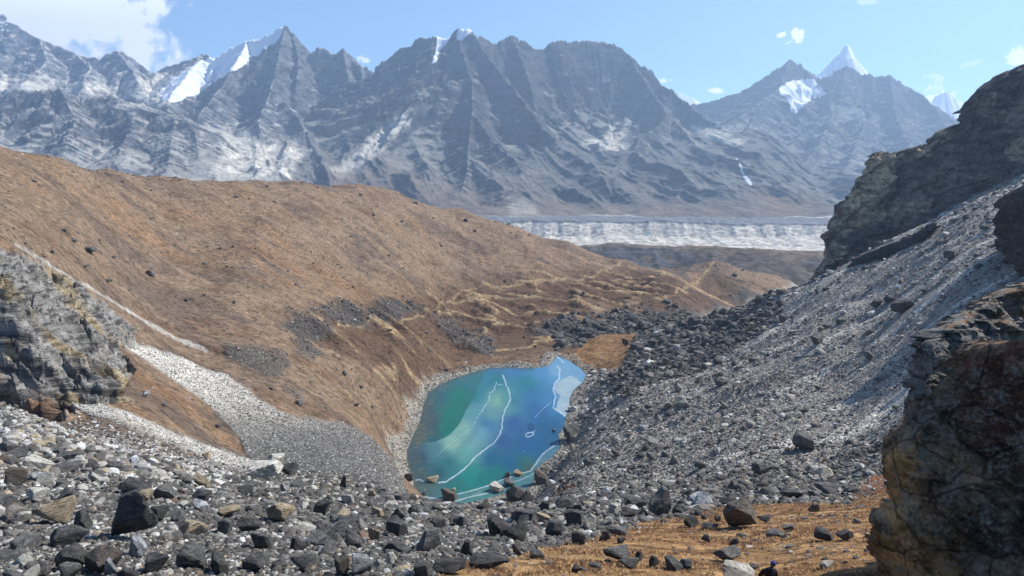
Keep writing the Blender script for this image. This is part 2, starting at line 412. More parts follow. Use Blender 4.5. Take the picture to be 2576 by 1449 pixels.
def lerp(a, b, t): return a * (1 - t[..., None]) + b * t[..., None]
def near_col(x, y, z, m):
    px, py, n1, n2 = m['px'], m['py'], m['n1'], m['n2']
    nb = fbm2(x / 60, y / 60, 3, 200); nf = fbm2(x / 2.2, y / 2.2, 4, 205)
    brown = srgb(140, 119, 98); orange = srgb(148, 116, 84); dull = srgb(108, 93, 82); straw = srgb(172, 148, 114)
    one = np.ones(x.shape)
    c = brown[None] * one[..., None]
    streak = fbm2((x * .35 + y) / 9, (x - y * .35) / 60, 4, 211)
    c = lerp(c, orange, sst(.0, .5, streak * .7 + nb * .8) * .5 * (1 - sst(560, 760, y)))
    c = lerp(c, dull, sst(.05, .5, -streak * .8 + fbm2(x / 30, y / 30, 4, 219)) * .75)
    c = lerp(c, srgb(100, 70, 52), sst(.1, .5, fbm2(x / 14, y / 14, 5, 223)) * .35 * (1 - m['hum'] * .2))
    # hummocks: straw grass crests, lightened to paint in their sunlit rims; shrubby sides
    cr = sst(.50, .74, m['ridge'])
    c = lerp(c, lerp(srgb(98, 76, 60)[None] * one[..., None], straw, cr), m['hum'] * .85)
    c = lerp(c, srgb(98, 80, 68), smask(px, py, [(1640,790),(1730,735),(1772,690),(1800,668),(1822,678),(1850,705),(1880,740),(1935,785),(1860,800),(1700,800)], 7, n1 * 10 + n2 * 8) * sst(520, 560, y) * .85)  # scrub brown on the hut hill's front, painted dark to add its shading
    c = lerp(c, straw, m['tr'] * .9)
    c = lerp(c, srgb(150, 112, 70), m['knoll'] * .7)
    rock = srgb(96, 98, 102); drk = srgb(62, 62, 66); lite = srgb(190, 186, 176)
    c = lerp(c, srgb(76, 75, 74), np.maximum(m['patch'] * .8, m['dark'] * .95))
    c = lerp(c, srgb(146, 141, 133), m['scree'] * (1 - m['dark'] * .7))
    sc2 = m['scree'] * sst(.0, .5, rid2((x * .25 + y) / 12, (x - .25 * y) / 70, 4, 231) - .35) * sst(100, 160, y)
    c = lerp(c, srgb(212, 206, 194), sc2 * .85)
    low = sst(940, 1130, py + n1 * 30) * (1 - m['ch2'])
    c = lerp(c, lerp(lite[None] * one[..., None], srgb(104, 103, 100), low), m['ch'] * .96)
    c = lerp(c, lite, m['ch3'] * .8)
    cs = np.clip(fbm2(x / 9, y / 5, 5, 241) + .5, 0, 1)
    cliffc = lerp(srgb(134, 131, 126)[None] * one[..., None], srgb(150, 136, 108), sst(.62, .85, cs))
    cliffc = lerp(cliffc, srgb(120, 84, 54), sst(.3, .6, fbm2(x / 16, y / 16, 4, 251)) * .8)
    c = lerp(c, cliffc, m['cliff'])
    c = lerp(c, srgb(150, 146, 134), m['beach'] * .9)
    # below the water
    c = lerp(c, srgb(70, 80, 78), (m['shore'] < 0) * 1.0)
    fgc = lerp(srgb(78, 77, 76)[None] * one[..., None], srgb(128, 122, 110), sst(-.1, .5, n2 + n1) * .6)
    c = lerp(c, fgc, m['fg'] * (1 - m['scree']))
    gold = lerp(srgb(184, 146, 102)[None] * one[..., None], srgb(112, 80, 58), sst(.02, .40, fbm2(x / 1.3, y / 1.1, 5, 261) + .22 * sst(40, 60, y)))
    gold = lerp(gold, srgb(146, 104, 68), sst(-.1, .3, fbm2(x / 5, y / 5, 4, 263)) * .5)
    c = lerp(c, gold, m['grass'])
    c = lerp(c, srgb(140, 86, 48), m['g2'])
    return c * (1 + .22 * nf[..., None])

def build_near():
    ny, nu = 860, 1150
    U = np.linspace(-.92, .92, nu)
    Y = np.exp(np.concatenate([np.linspace(math.log(4), math.log(30), 90, endpoint=False), np.linspace(math.log(30), math.log(150), 230, endpoint=False), np.linspace(math.log(150), math.log(1000), ny - 320)]))
    uu, yy = np.meshgrid(U, Y, indexing='ij'); xx = uu * yy
    z, m = near(xx, yy)
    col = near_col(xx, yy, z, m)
    rub = np.clip(np.maximum.reduce([m['scree'], m['dark'], m['patch'], m['ch'], m['beach'], m['fg'] * (1 - m['grass'])]) , 0, 1) * (1 - m['cliff'])
    veg = (1 - rub) * (1 - m['cliff'])
    V = np.stack([xx, yy, z], -1).reshape(-1, 3)
    F = grid_faces(nu, ny)[:, ::-1]
    # split into named pieces of ground
    zone = np.zeros(xx.shape, int)                                   # hillside
    zone[(m['hum'] > .5) | ((m['px'] > 1300) & (yy > 400))] = 1       # valley floor
    zone[(m['scree'] > .5) | ((m['px'] > 1700) & (yy > 150) & (yy < 440) & (m['py'] > 600)) | ((m['px'] > 2000) & (yy > 110))] = 2
    zone[m['cliff'] > .5] = 3
    zone[yy < 128] = np.where(m['grass'] > .5, 4, 5)[yy < 128]
    zone[(yy < 128) & (zone == 5) & (m['scree'] > .5) & (m['px'] > 1500)] = 2
    zone[(m['ch'] > .5) & (yy > 128)] = 6
    zone[(m['shore'] < 9) ] = 7
    zf = zone.ravel()[F[:, 0]]
    names = ['hillside', 'valley_floor', 'scree_slope', 'rock_face', 'grass_slope', 'talus_ground', 'scree_chute', 'lake_shore']
    labels = ['brown grassy hillside rising to the rounded ridge left of the lake', 'brown hummocky valley floor beyond the lake',
              'steep grey scree slope falling to the lake from the right', 'layered grey rock outcrop on the left hillside',
              'golden dry grass slope at the bottom right', 'gravelly ground under the foreground boulders', 'pale scree chute running down the hillside', 'pale gravel shore around the lake']
    cv = col.reshape(-1, 3)
    for i, nm in enumerate(names):
        f = F[zf == i]
        if not len(f): continue
        us, inv = submesh(V, f)
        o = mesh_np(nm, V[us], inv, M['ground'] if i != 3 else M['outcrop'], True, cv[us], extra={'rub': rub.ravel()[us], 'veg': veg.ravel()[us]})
        props(o, labels[i], kind='structure')

# ---------------------------------------------------------------- materials of the ground
M = {}; CLOUDS = True
def mat_ground():
    s = NT('ground'); p = s.pos(); col = s.attr('Col'); rub = s.attr('rub', 'Fac'); veg = s.attr('veg', 'Fac')
    # stones: cells of different brightness at three sizes
    v1 = s.vor(p, 2.6, out='Color'); v2 = s.vor(p, 1.0, out='Color'); v3 = s.vor(p, 7.0, out='Color')
    g1 = s.n('ShaderNodeSeparateColor', {0: v1}).outputs[0]; g2 = s.n('ShaderNodeSeparateColor', {0: v2}).outputs[0]; g3 = s.n('ShaderNodeSeparateColor', {0: v3}).outputs[0]
    g = s.math('ADD', s.math('MULTIPLY', g1, .45), s.math('ADD', s.math('MULTIPLY', g2, .25), s.math('MULTIPLY', g3, .3)))
    gf = s.rng(g, .2, .8, .45, 1.6)
    gr = s.math('ADD', s.math('MULTIPLY', s.math('SUBTRACT', gf, 1.0), rub), 1.0)
    # vegetation mottling
    n1 = s.noise(p, .9, 6, .7); n2 = s.noise(p, .12, 5, .65)
    tuft = s.rng(s.math('ADD', s.math('MULTIPLY', n1, .65), s.math('MULTIPLY', n2, .35)), .35, .65, .55, 1.35)
    pm = s.mapping(p, (.5, .7, .6), (0, 0, .5))
    n3 = s.noise(pm, .8, 5, .75)
    cell = s.n('ShaderNodeSeparateColor', {0: s.vor(s.mapping(p, (.7, 1.2, .9)), .9, out='Color')}).outputs[0]
    tuft = s.math('MULTIPLY', tuft, s.math('MULTIPLY', s.rng(n3, .36, .64, .72, 1.26), s.rng(cell, .12, .35, .55, 1.06)))
    tv = s.math('ADD', s.math('MULTIPLY', s.math('SUBTRACT', tuft, 1.0), veg), 1.0)
    c = s.mul(s.mul(col, gr), tv)
    d1 = s.vor(p, 2.6); d2 = s.vor(p, 1.0)
    hh = s.math('MULTIPLY', s.math('ADD', s.math('MULTIPLY', d1, -.25), s.math('MULTIPLY', d2, -.6)), rub)
    hv = s.math('MULTIPLY', s.math('ADD', n1, s.math('MULTIPLY', n3, 1.2)), veg)
    b = s.bump(s.math('ADD', hh, hv), 1.0, .8)
    b = s.bump(s.noise(p, 9.0, 4, .7), .6, .12, b)
    return s.bsdf(c, .95, b, .15)
def mat_outcrop():
    s = NT('outcrop'); p = s.pos(); col = s.attr('Col')
    q = s.mapping(p, (.16, .45, 1.7), (math.radians(24), math.radians(-30), 0))
    w = s.noise(q, .42, 8, .62, .6); cr = s.vor(s.mapping(p, (.2, .3, .9), (math.radians(20), math.radians(-30), 0)), .9, 'DISTANCE_TO_EDGE')
    dark = s.rng(w, .40, .54, .38, 1.3)
    crk = s.rng(cr, 0, .04, .72, 1.0)
    c = s.mul(s.mul(col, dark), crk)
    c = s.mul(c, s.rng(s.noise(p, .35, 6, .6), .3, .7, .72, 1.28))
    b = s.bump(w, 1.0, 2.2); b = s.bump(crk, .8, .5, b); b = s.bump(s.noise(p, 1.1, 4, .6), .5, .35, b)
    return s.bsdf(c, .9, b, .2)
M['ground'] = mat_ground(); M['outcrop'] = mat_outcrop()
build_near()
print('near', time.time() - T0)
# ================================================================ VALLEY, MORAINES, MOUNTAINS
def mat_far(name, bumpd=10.0, sc=1.0, strata=True):
    s = NT(name); p = s.pos(); col = s.attr('Col'); snow = s.attr('snow', 'Fac'); rock = s.attr('rock', 'Fac')
    q = s.mapping(p, (.35, .35, 1.0), (math.radians(14), math.radians(-10), 0))
    st = s.noise(q, .030 * sc, 8, .72, .4)
    n = s.noise(p, .02 * sc, 9, .68)
    f = s.math('ADD', s.math('MULTIPLY', st, .6), s.math('MULTIPLY', n, .4))
    k = s.rng(f, .42, .58, .3, 1.85)
    k = s.math('ADD', s.math('MULTIPLY', s.math('SUBTRACT', k, 1.0), s.rng(rock, 0, 1, .30, 1.0)), 1.0)
    c = s.mul(col, k)
    snowb = s.rng(s.math('ADD', snow, s.math('MULTIPLY', s.math('SUBTRACT', n, .5), 1.0)), .46, .54)
    c = s.mix(snowb, c, (.86, .89, .94, 1))
    h = s.math('MULTIPLY', f, s.rng(snowb, 0, 1, 1, .15))
    b = s.bump(h, 1.0, bumpd)
    return s.bsdf(c, .95, b, .1)
M['mountain'] = mat_far('mountain_rock', 34.0, 1.0)
M['moraine'] = mat_far('moraine', 5.0, 5.0)

# ridge lines: (photo x, photo y, forward distance); second item: steepness near the crest, lower steepness, rib size
RIDGES = [
 # 0 pale far massif on the left
 (0, [(-500,-80,6400),(-200,-20,6200),(-60,10,6100),(0,30,6000),(40,62,5950),(100,97,5900),(150,115,5850),(190,132,5800),(250,147,5750),(292,122,5750),(330,140,5700),(352,160,5700),(380,178,5650),(420,180,5600)], .9, .50, 1.0),
 (0, [(-60,10,6100),(-90,100,5500),(-60,170,5100)], .8, .5, 1.0),
 (0, [(100,97,5900),(120,150,5450),(60,200,5000)], .8, .5, 1.0),
 (0, [(190,132,5800),(230,165,5400),(210,200,5000)], .8, .5, 1.0),
 (0, [(292,122,5750),(330,170,5350),(350,205,5100)], .8, .5, 1.0),
 # 1 darker rounded shoulders below it
 (1, [(-500,230,4000),(-200,232,3950),(0,240,3900),(60,225,3880),(110,222,3860),(150,222,3860),(215,246,3900),(290,240,3900),(345,258,3850),(400,275,3780),(440,292,3700),(480,312,3620),(495,345,3500),(500,400,3300)], .55, .36, .8),
 (1, [(150,222,3860),(190,300,3550),(160,380,3200)], .5, .36, .8),
 (1, [(345,258,3850),(330,320,3550),(300,390,3200)], .5, .36, .8),
 (1, [(440,292,3700),(430,360,3400),(420,430,3050)], .5, .36, .8),
 (1, [(0,240,3900),(10,300,3600),(-40,380,3200)], .5, .36, .8),
 # 2 peak with the hanging glacier
 (2, [(370,182,5900),(410,168,5800),(450,155,5700),(480,148,5600),(505,135,5500),(540,148,5400),(580,122,5300),(620,102,5250),(655,95,5220),(690,74,5200),(712,66,5190),(718,54,5180),(728,68,5180),(738,78,5170),(755,105,5150),(768,130,5100),(785,130,5100),(800,120,5100),(818,124,5100),(832,134,5080),(846,126,5080),(862,122,5060),(876,135,5040),(892,150,5000),(905,160,4980),(935,178,4950),(965,175,4900)], 1.35, .45, 1.3),
 (2, [(718,60,5180),(705,120,4950),(690,190,4650),(672,250,4400),(650,300,4200),(660,345,4050)], 1.1, .5, 1.2),
 (2, [(735,78,5170),(752,150,4950),(745,220,4650)], 1.1, .6, 1.2),
 (2, [(700,255,4450),(715,250,4420),(745,290,4300),(780,350,4100)], 1.2, .6, 1.0),
 (2, [(620,102,5250),(590,160,4950),(560,210,4700),(520,262,4350),(500,290,4200)], .9, .5, 1.2),
 (2, [(505,135,5500),(470,190,5100),(430,240,4700),(420,262,4500)], .5, .4, .6),
 (2, [(862,122,5060),(880,200,4750),(868,270,4500),(800,330,4250)], 1.2, .7, 1.2),
 (2, [(905,160,4980),(925,240,4700),(905,310,4500)], 1.2, .7, 1.2),
 # 3 central dark massif
 (3, [(965,175,4900),(980,150,4820),(992,130,4750),(1010,116,4700),(1040,103,4650),(1090,90,4600),(1110,87,4600),(1132,88,4580),(1150,76,4560),(1175,65,4540),(1186,68,4540),(1200,84,4560),(1222,92,4600),(1240,104,4620),(1262,97,4650),(1290,87,4680),(1310,96,4700),(1330,106,4720),(1342,116,4740),(1370,110,4780),(1400,101,4800),(1450,98,4850),(1500,103,4880),(1545,104,4900),(1565,118,4880),(1585,140,4850),(1610,160,4820),(1640,172,4800),(1655,190,4780),(1665,205,4760),(1700,235,4700),(1730,262,4650),(1760,280,4600),(1800,310,4500),(1840,345,4350)], 1.5, .5, 1.2),
 (3, [(1145,82,4560),(1158,115,4430),(1175,160,4300),(1190,205,4150),(1188,280,3850),(1180,360,3550),(1175,440,3250),(1150,530,2900)], .95, .44, 1.0),
 (3, [(1180,70,4540),(1225,130,4400),(1260,180,4250),(1310,240,4050),(1350,300,3850),(1390,345,3700),(1440,385,3500),(1500,425,3250),(1530,480,3000)], 1.15, .5, 1.1),
 (3, [(1290,90,4680),(1315,150,4520),(1335,210,4350),(1345,270,4200)], 1.3, .6, 1.2),
 (3, [(1188,280,3850),(1240,350,3560),(1300,410,3300),(1330,470,3050)], .8, .5, 1.2),
 (3, [(1180,400,3400),(1240,450,3180),(1260,510,2950)], .7, .45, 1.0),
 (3, [(1010,116,4700),(1000,200,4450),(960,300,4150),(900,380,3800),(840,440,3500)], .9, .42, .8),
 (3, [(1585,140,4850),(1640,225,4600),(1680,280,4400),(1650,320,4150),(1610,345,4000),(1590,395,3800)], 1.2, .55, 1.2),
 (3, [(1700,300,4300),(1740,360,4000),(1790,420,3700),(1850,480,3350),(1930,535,2950)], .9, .45, 1.0),
 (3, [(1840,345,4350),(1900,385,4100),(1970,430,3800),(2040,480,3450),(2075,520,3150),(2100,550,2900)], .6, .45, .9),
 (3, [(1590,395,3800),(1540,440,3450),(1560,500,3100)], .6, .45, .8),
 # 4 hazy massif to the right
 (4, [(1650,310,6800),(1740,262,6700),(1800,252,6650),(1850,232,6600),(1890,216,6600),(1925,196,6550),(1955,172,6500),(1970,165,6500),(1988,150,6500),(2005,160,6480),(2018,163,6480),(2028,180,6460),(2036,198,6450),(2070,192,6400),(2095,176,6350),(2130,165,6300),(2160,172,6280),(2165,180,6280),(2190,182,6250),(2200,189,6250),(2240,190,6200),(2250,202,6200),(2275,215,6150),(2300,225,6100),(2350,262,6000),(2395,295,5900),(2430,330,5800),(2480,360,5700),(2600,430,5500),(2800,500,5300)], .85, .50, 1.1),
 (4, [(2110,260,5900),(2060,360,5100),(2010,440,4500),(1990,500,4000)], .7, .45, .9),
 (4, [(2255,290,5700),(2300,380,4900),(2290,460,4200),(2280,520,3700)], .7, .45, .9),
 (4, [(2180,300,5600),(2140,400,4800),(2110,480,4200),(2100,540,3600)], .7, .45, .9),
 (4, [(2400,360,5500),(2500,430,4800),(2560,500,4200)], .7, .45, .9),
 (4, [(1960,220,6100),(1850,300,5600),(1800,330,5300)], .6, .45, .9),
 (4, [(1988,150,6500),(1960,220,6100),(1900,280,5700),(1880,330,5400)], .8, .5, 1.0),
 (4, [(2130,165,6300),(2110,260,5900),(2030,330,5500),(1960,390,5100),(1900,400,4900)], .75, .5, .9),
 (4, [(2240,190,6200),(2255,290,5700),(2260,380,5200),(2200,470,4700),(2180,540,4300)], .75, .5, .9),
 (4, [(2350,262,6000),(2400,360,5500),(2400,450,5000)], .75, .5, .9),
]
SNOWCONES = [
 (5, [(2040,200,8800),(2060,186,8750),(2085,160,8700),(2098,145,8700),(2112,136,8680),(2122,118,8660),(2131,113,8650),(2140,122,8660),(2152,145,8700),(2166,162,8750),(2180,178,8800),(2220,240,9000)], 1.3, 1.0, .9),
 (6, [(2330,275,9000),(2352,242,8950),(2368,233,8900),(2384,229,8900),(2396,238,8900),(2410,262,8950),(2425,285,9000),(2460,330,9100)], 1.3, 1.0, .9),
 (7, [(1680,238,9000),(1705,228,9000),(1720,238,9000),(1740,246,9000),(1757,256,9050),(1790,290,9100)], 1.1, 1.0, .8),
]
def ridge_field(x, y, ridges, ampl=1.0):
    best = np.full(x.shape, -1e9); gid = np.zeros(x.shape, int); dd = np.zeros(x.shape)
    wx = fbm2(x / 420, y / 420, 4, 301) * 90; wy = fbm2(x / 420, y / 420, 4, 303) * 90
    fine = fbm2(x / 70, y / 70, 4, 305)
    for i, (g, pts, k1, k2, rib) in enumerate(ridges):
        w = np.array([P(*q) for q in pts])
        d, s, bi = seg_dist(x, y, w[:, :2])
        dw, sw, _ = d, s, bi
        zc = np.interp(bi, np.arange(len(w)), w[:, 2])
        jag = fbm2(s / 60 + i * 9, s * 0 + i, 4, 311) * 15 + fbm2(s / 12, s * 0 + i, 3, 313) * 11
        if g >= 5 or g == 0: jag *= .55
        wd = np.minimum(d / 150, 1)
        de = np.clip(d + (wx + fine * 25) * wd * .5, 0, None)
        L = 190.0
        drop = k2 * de + (k1 - k2) * L * (1 - np.exp(-de / L))
        ss = s + wy * wd
        ribs = rid2(ss / 130 + i * 3.3, d / 620, 4, 320 + i)
        ribs2 = rid2(ss / 42 + i * 3.3, d / 240, 3, 350 + i)
        amp = np.minimum(d * .40, 130) * rib * np.exp(-d / 2200)
        drop = drop - .16 * np.clip(de - 900, 0, None)
        h = zc + jag * np.exp(-d / 120) - drop + (ribs - .62) * amp + (ribs2 - .6) * amp * .22
        m = h > best
        best = np.where(m, h, best); gid = np.where(m, g, gid); dd = np.where(m, d, dd)
    return best, gid, dd

SNOW = [
 [(600,96),(668,70),(700,60),(714,62),(710,84),(694,108),(676,116),(648,140),(612,165),(572,186),(540,206),(520,222),(495,240),(465,252),(430,262),(408,250),(402,225),(440,196),(490,160),(540,135),(570,112)],
 [(1100,88),(1135,86),(1128,104),(1112,122),(1100,150),(1090,165),(1082,158),(1090,135),(1098,112)],
 [(1150,80),(1165,70),(1180,68),(1188,76),(1172,90),(1160,104),(1150,98)],
 [(1962,216),(1985,205),(2030,197),(2045,200),(2058,218),(2082,234),(2066,243),(2040,252),(2020,265),(1998,283),(1990,270),(1982,245),(1964,232)],
 [(2060,190),(2095,180),(2098,188),(2062,200)],
 [(1852,400),(1862,404),(1870,430),(1892,465),(1886,466),(1864,435)],
]
SCREEP = [   # pale debris fans
 [(560,330),(640,345),(760,370),(790,380),(740,425),(720,450),(560,455),(520,440),(560,400)],
 [(1520,350),(1560,300),(1575,310),(1570,350),(1590,370),(1540,385),(1490,375),(1450,365)],
 [(1280,500),(1320,500),(1360,540),(1400,550),(1290,545)],
 [(1740,320),(1800,320),(1880,352),(1860,362),(1790,350)],
 [(0,180),(120,200),(280,215),(400,235),(430,262),(340,256),(290,238),(220,245),(150,222),(60,225),(0,240)],
 [(360,190),(450,185),(480,200),(430,240),(400,250),(330,225)],
 [(840,430),(930,355),(1010,290),(1030,300),(950,380),(870,440)],
]
BROWNP = [[(1180,460),(1400,500),(1500,520),(1850,500),(2060,500),(2110,560),(1180,560)], [(820,440),(1000,420),(1180,500),(1180,560),(820,470)], [(1900,470),(1960,470),(2090,545),(1950,560)]]

def build_mountains():
    nu, ny = 1250, 560
    Uq = np.linspace(-.86, .80, nu)
    Yq = np.exp(np.linspace(math.log(2480), math.log(7400), ny))
    uu, yy = np.meshgrid(Uq, Yq, indexing='ij'); xx = uu * yy
    h, gid, dd = ridge_field(xx, yy, RIDGES)
    fpx = CX + FP * uu; fr_ = .035 + .115 * sst(2060, 1880, fpx)
    floor = P(1288, 549, 2560)[2] + (np.minimum(yy, 4300) - 2560) * fr_ + sst(2600, 3000, yy) * (rid2(xx / 150 + yy / 500, yy / 600, 5, 403) - .55) * 75 + fbm2(xx / 120, yy / 120, 4, 401) * 14 + (1 - sst(2480, 2560, yy)) * -14
    k = 40.0
    z = np.maximum(h, floor) + k * np.exp(-np.abs(h - floor) / k) * .5
    gid = np.where(h < floor, 8, gid)
    far = np.where(yy > 7300, 1, 0)
    stp = sst(-20, 160, h - floor)
    z = z + fbm2(xx / 55, yy / 55, 4, 411) * 10 * stp + ((rid2(xx / 120, yy / 120, 5, 413) - .55) * 18 + (facet2(xx + h * .5, yy, 330, 415, .42) * .32 + facet2(xx, yy + h * .4, 120, 416, .5) * .38 + facet2(xx, yy, 46, 417, .55) * .34) * sst(0, 160, dd)) * stp * np.exp(-dd / 700)
    # slope
    px, py = proj(xx, yy, z)
    P3 = np.stack([xx, yy, z], -1)
    du = np.gradient(P3, axis=0); dv = np.gradient(P3, axis=1)
    nrm = np.cross(du, dv); nrm /= np.linalg.norm(nrm, axis=-1, keepdims=True) + 1e-9
    nz = np.abs(nrm[..., 2])
    rock = 1 - sst(.74, .88, nz + fbm2(xx / 90, yy / 90, 3, 421) * .08)
    nb = fbm2(xx / 260, yy / 260, 4, 431)
    one = np.ones(xx.shape)
    dk = srgb(78, 80, 84); lt = srgb(182, 178, 168)
    c = lerp(lt[None] * one[..., None], srgb(94, 95, 98), rock)
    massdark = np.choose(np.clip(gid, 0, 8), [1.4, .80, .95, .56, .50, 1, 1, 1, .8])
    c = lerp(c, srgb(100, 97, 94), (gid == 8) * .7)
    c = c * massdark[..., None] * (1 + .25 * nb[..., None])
    e = nb * 14 + fbm2(xx / 60, yy / 60, 3, 441) * 10
    for q in SCREEP:
        c = lerp(c, srgb(206, 200, 186), smask(px, py, q, 9, e) * .85)
    for q in BROWNP:
        c = lerp(c, srgb(120, 100, 80), smask(px, py, q, 22, e * 2) * .45 * (1 - .5 * rock))
    snow = np.zeros(xx.shape)
    for i, q in enumerate(SNOW): snow = np.maximum(snow, smask(px, py, q, 4, e * (.34 if i < 4 else .3) + fbm2(xx / 24, yy / 70, 3, 443) * 5))
    # thin old snow on the high pale massif
    snow = np.maximum(snow, (gid == 0) * sst(350, 900, z + nb * 200) * .50)
    snow = np.maximum(snow, (gid == 3) * sst(380, 520, z) * sst(.1, .6, fbm2(xx / 40, yy / 40, 4, 447)) * .40)
    V = P3.reshape(-1, 3); F = grid_faces(nu, ny)[:, ::-1]
    gf = gid.ravel()[F[:, 0]]
    names = {0: ('mountain', 'pale grey rocky massif with traces of snow at the far left under the big cloud'), 1: ('foothill', 'darker rounded rock shoulders below the pale massif'),
             2: ('mountain', 'pointed rock peak with a white hanging glacier on its left ridge'), 3: ('mountain', 'broad dark massif in the centre with a small snow gully by its summit'),
             4: ('mountain', 'hazy blue massif on the right with a bright snow patch'), 8: ('valley_ground', 'stony ground at the foot of the mountains')}
    cf_ = c.reshape(-1, 3); sn = snow.ravel(); rk = rock.ravel()
    for g, (nm, lb) in names.items():
        f = F[gf == g]
        if not len(f): continue
        us, inv = submesh(V, f)
        o = mesh_np(nm, V[us], inv, M['mountain'], True, cf_[us], extra={'snow': sn[us], 'rock': rk[us]})
        props(o, lb, kind='structure')
    # distant snow peaks
    for (g, pts, k1, k2, rib), lb in zip(SNOWCONES, ['sharp white snow pyramid rising behind the hazy massif', 'pale blue pointed snow peak low on the right skyline', 'small distant snowy crest behind the central massif']):
        w = np.array([P(*q) for q in pts]); x0, x1 = w[:, 0].min() - 350, w[:, 0].max() + 350; y0, y1 = w[:, 1].min() - 1100, w[:, 1].max() + 500
        gx, gy = np.meshgrid(np.linspace(x0, x1, 200), np.linspace(y0, y1, 200), indexing='ij')
        hh, _, _ = ridge_field(gx, gy, [(g, pts, k1, k2, rib)])
        hh = np.maximum(hh, -300)
        sn = .75 + fbm2(gx / 50, gy / 50, 4, 451) * .35
        o = mesh_np('snow_peak', np.stack([gx, gy, hh], -1).reshape(-1, 3), grid_faces(200, 200)[:, ::-1], M['mountain'], True,
                    np.tile(srgb(130, 135, 145), (gx.size, 1)), extra={'snow': sn.ravel(), 'rock': np.ones(gx.size)})
        props(o, lb, kind='structure')

def build_mid():
    """dark grassy moraine, glacier trough with its pale eroded wall"""
    nu, ny = 900, 420
    Uq = np.linspace(-.9, .9, nu)
    rows = np.concatenate([np.linspace(860, 1250, 130), np.linspace(1255, 2050, 50), np.linspace(2055, 2420, 190), np.linspace(2425, 2600, 50)])
    uu, yy = np.meshgrid(Uq, rows, indexing='ij'); xx = uu * yy
    cx = np.array([-700, 1290, 1400, 1520, 1600, 1700, 1750, 1800, 1850, 1900, 1960, 2020, 2080, 2300, 3200]); cyy = -9 + np.array([640, 636, 632, 625, 628, 631, 626, 619, 616, 615, 622, 626, 628, 640, 660])
    pxc = CX + FP * uu * 1.0
    crest = P(CX, np.interp(pxc, cx, cyy), 1100)[..., 2]
    wob = fbm2(xx / 110, yy / 110, 4, 501)
    yc = 1100 + 40 * fbm2(xx / 200, yy * 0, 2, 503)
    # moraine: short crest, face towards us, drop behind
    z1 = crest - np.abs(yy - yc) * np.where(yy < yc, .30, .42) + np.exp(-np.abs(yy - yc) / 18) * -2 + wob * 7 + (rid2(xx / 45, yy / 120, 3, 505) - .5) * 7 * sst(8, 60, np.abs(yy - yc))
    base = np.interp(yy, [860, 1300, 2080, 2150, 2600], [-190, -300, -312, -309, -300]) + wob * 4 + fbm2(xx / 18, yy / 18, 4, 507) * 3
    wallx = 2330 + 40 * fbm2(xx / 190, xx * 0, 4, 511) + (rid2(xx / 44, yy / 50, 6, 513) - .5) * 20 * (.5 + fbm2(xx / 120, yy * 0, 3, 514))
    top = P(CX, 556 + 0 * uu, 2380)[..., 2] + fbm2(xx / 90, yy / 90, 4, 515) * 7 + sst(1400, 2100, pxc) * -6
    apron = P(CX, 596, 2300)[..., 2] + fbm2(xx / 60, yy * 0, 4, 517) * 16
    z2 = np.where(yy < wallx, np.minimum(apron, -306 + np.clip(yy - 2180, 0, None) * .16 + wob * 5), 0)
    rise = np.clip(yy - wallx + 10, 0, None) * .72
    z2 = np.where(yy < wallx - 10, z2, np.minimum(np.minimum(apron, -306 + np.clip(wallx - 10 - 2180, 0, None) * .16) + rise, top))
    z = np.maximum(z1, np.maximum(base, np.where(yy > 2180, z2, -999)))
    z = np.where(yy > 2470, z - (yy - 2470) * .05, z)
    one = np.ones(xx.shape)
    fn = fbm2(xx / 12, yy / 12, 4, 521)
    c = lerp(srgb(92, 84, 78)[None] * one[..., None], srgb(74, 76, 82), sst(-.2, .2, wob + fn * .5))
    c = lerp(c, srgb(150, 125, 95), np.exp(-np.abs(yy - yc) / 10) * .5)
    pale = srgb(182, 176, 165)
    m2 = sst(2060, 2110, yy) * (1 - sst(-7, -2, z - top))
    c = lerp(c, pale * 1.0, m2)
    c = lerp(c, srgb(110, 112, 116), sst(2300, 2310, yy) * sst(-7, -2, z - top))
    c = c * (1 + .16 * fn[..., None])
    zone = np.where(yy < 1300, 0, np.where((m2 > .5) | (yy < 2300), 1, 2))
    V = np.stack([xx, yy, z], -1).reshape(-1, 3); F = grid_faces(nu, len(rows))[:, ::-1]; zf = zone.ravel()[F[:, 0]]
    for g, nm, lb in ((0, 'moraine', 'dark grassy moraine ridge behind the hut'), (1, 'moraine_wall', 'pale eroded glacier moraine wall across the main valley'), (2, 'valley_ground', 'grey shelf on top of the pale moraine wall')):
        f = F[zf == g]; us, inv = submesh(V, f)
        o = mesh_np(nm, V[us], inv, M['moraine'], True, c.reshape(-1, 3)[us], extra={'snow': np.zeros(len(us)), 'rock': np.full(len(us), .6)})
        props(o, lb, kind='structure')
    g = np.linspace(-1, 1, 60); a, b = np.meshgrid(g, g, indexing='ij')
    o = mesh_np('ground', np.stack([a * 24000, b * 24000 + 9000, -345 + 0 * a], -1).reshape(-1, 3), grid_faces(60, 60)[:, ::-1], M['moraine'], True,
                np.tile(srgb(110, 108, 104), (3600, 1)), extra={'snow': np.zeros(3600), 'rock': np.full(3600, .5)})
    props(o, 'stony plain spreading under the mountains', kind='structure')
build_mountains(); build_mid()
print('far', time.time() - T0)
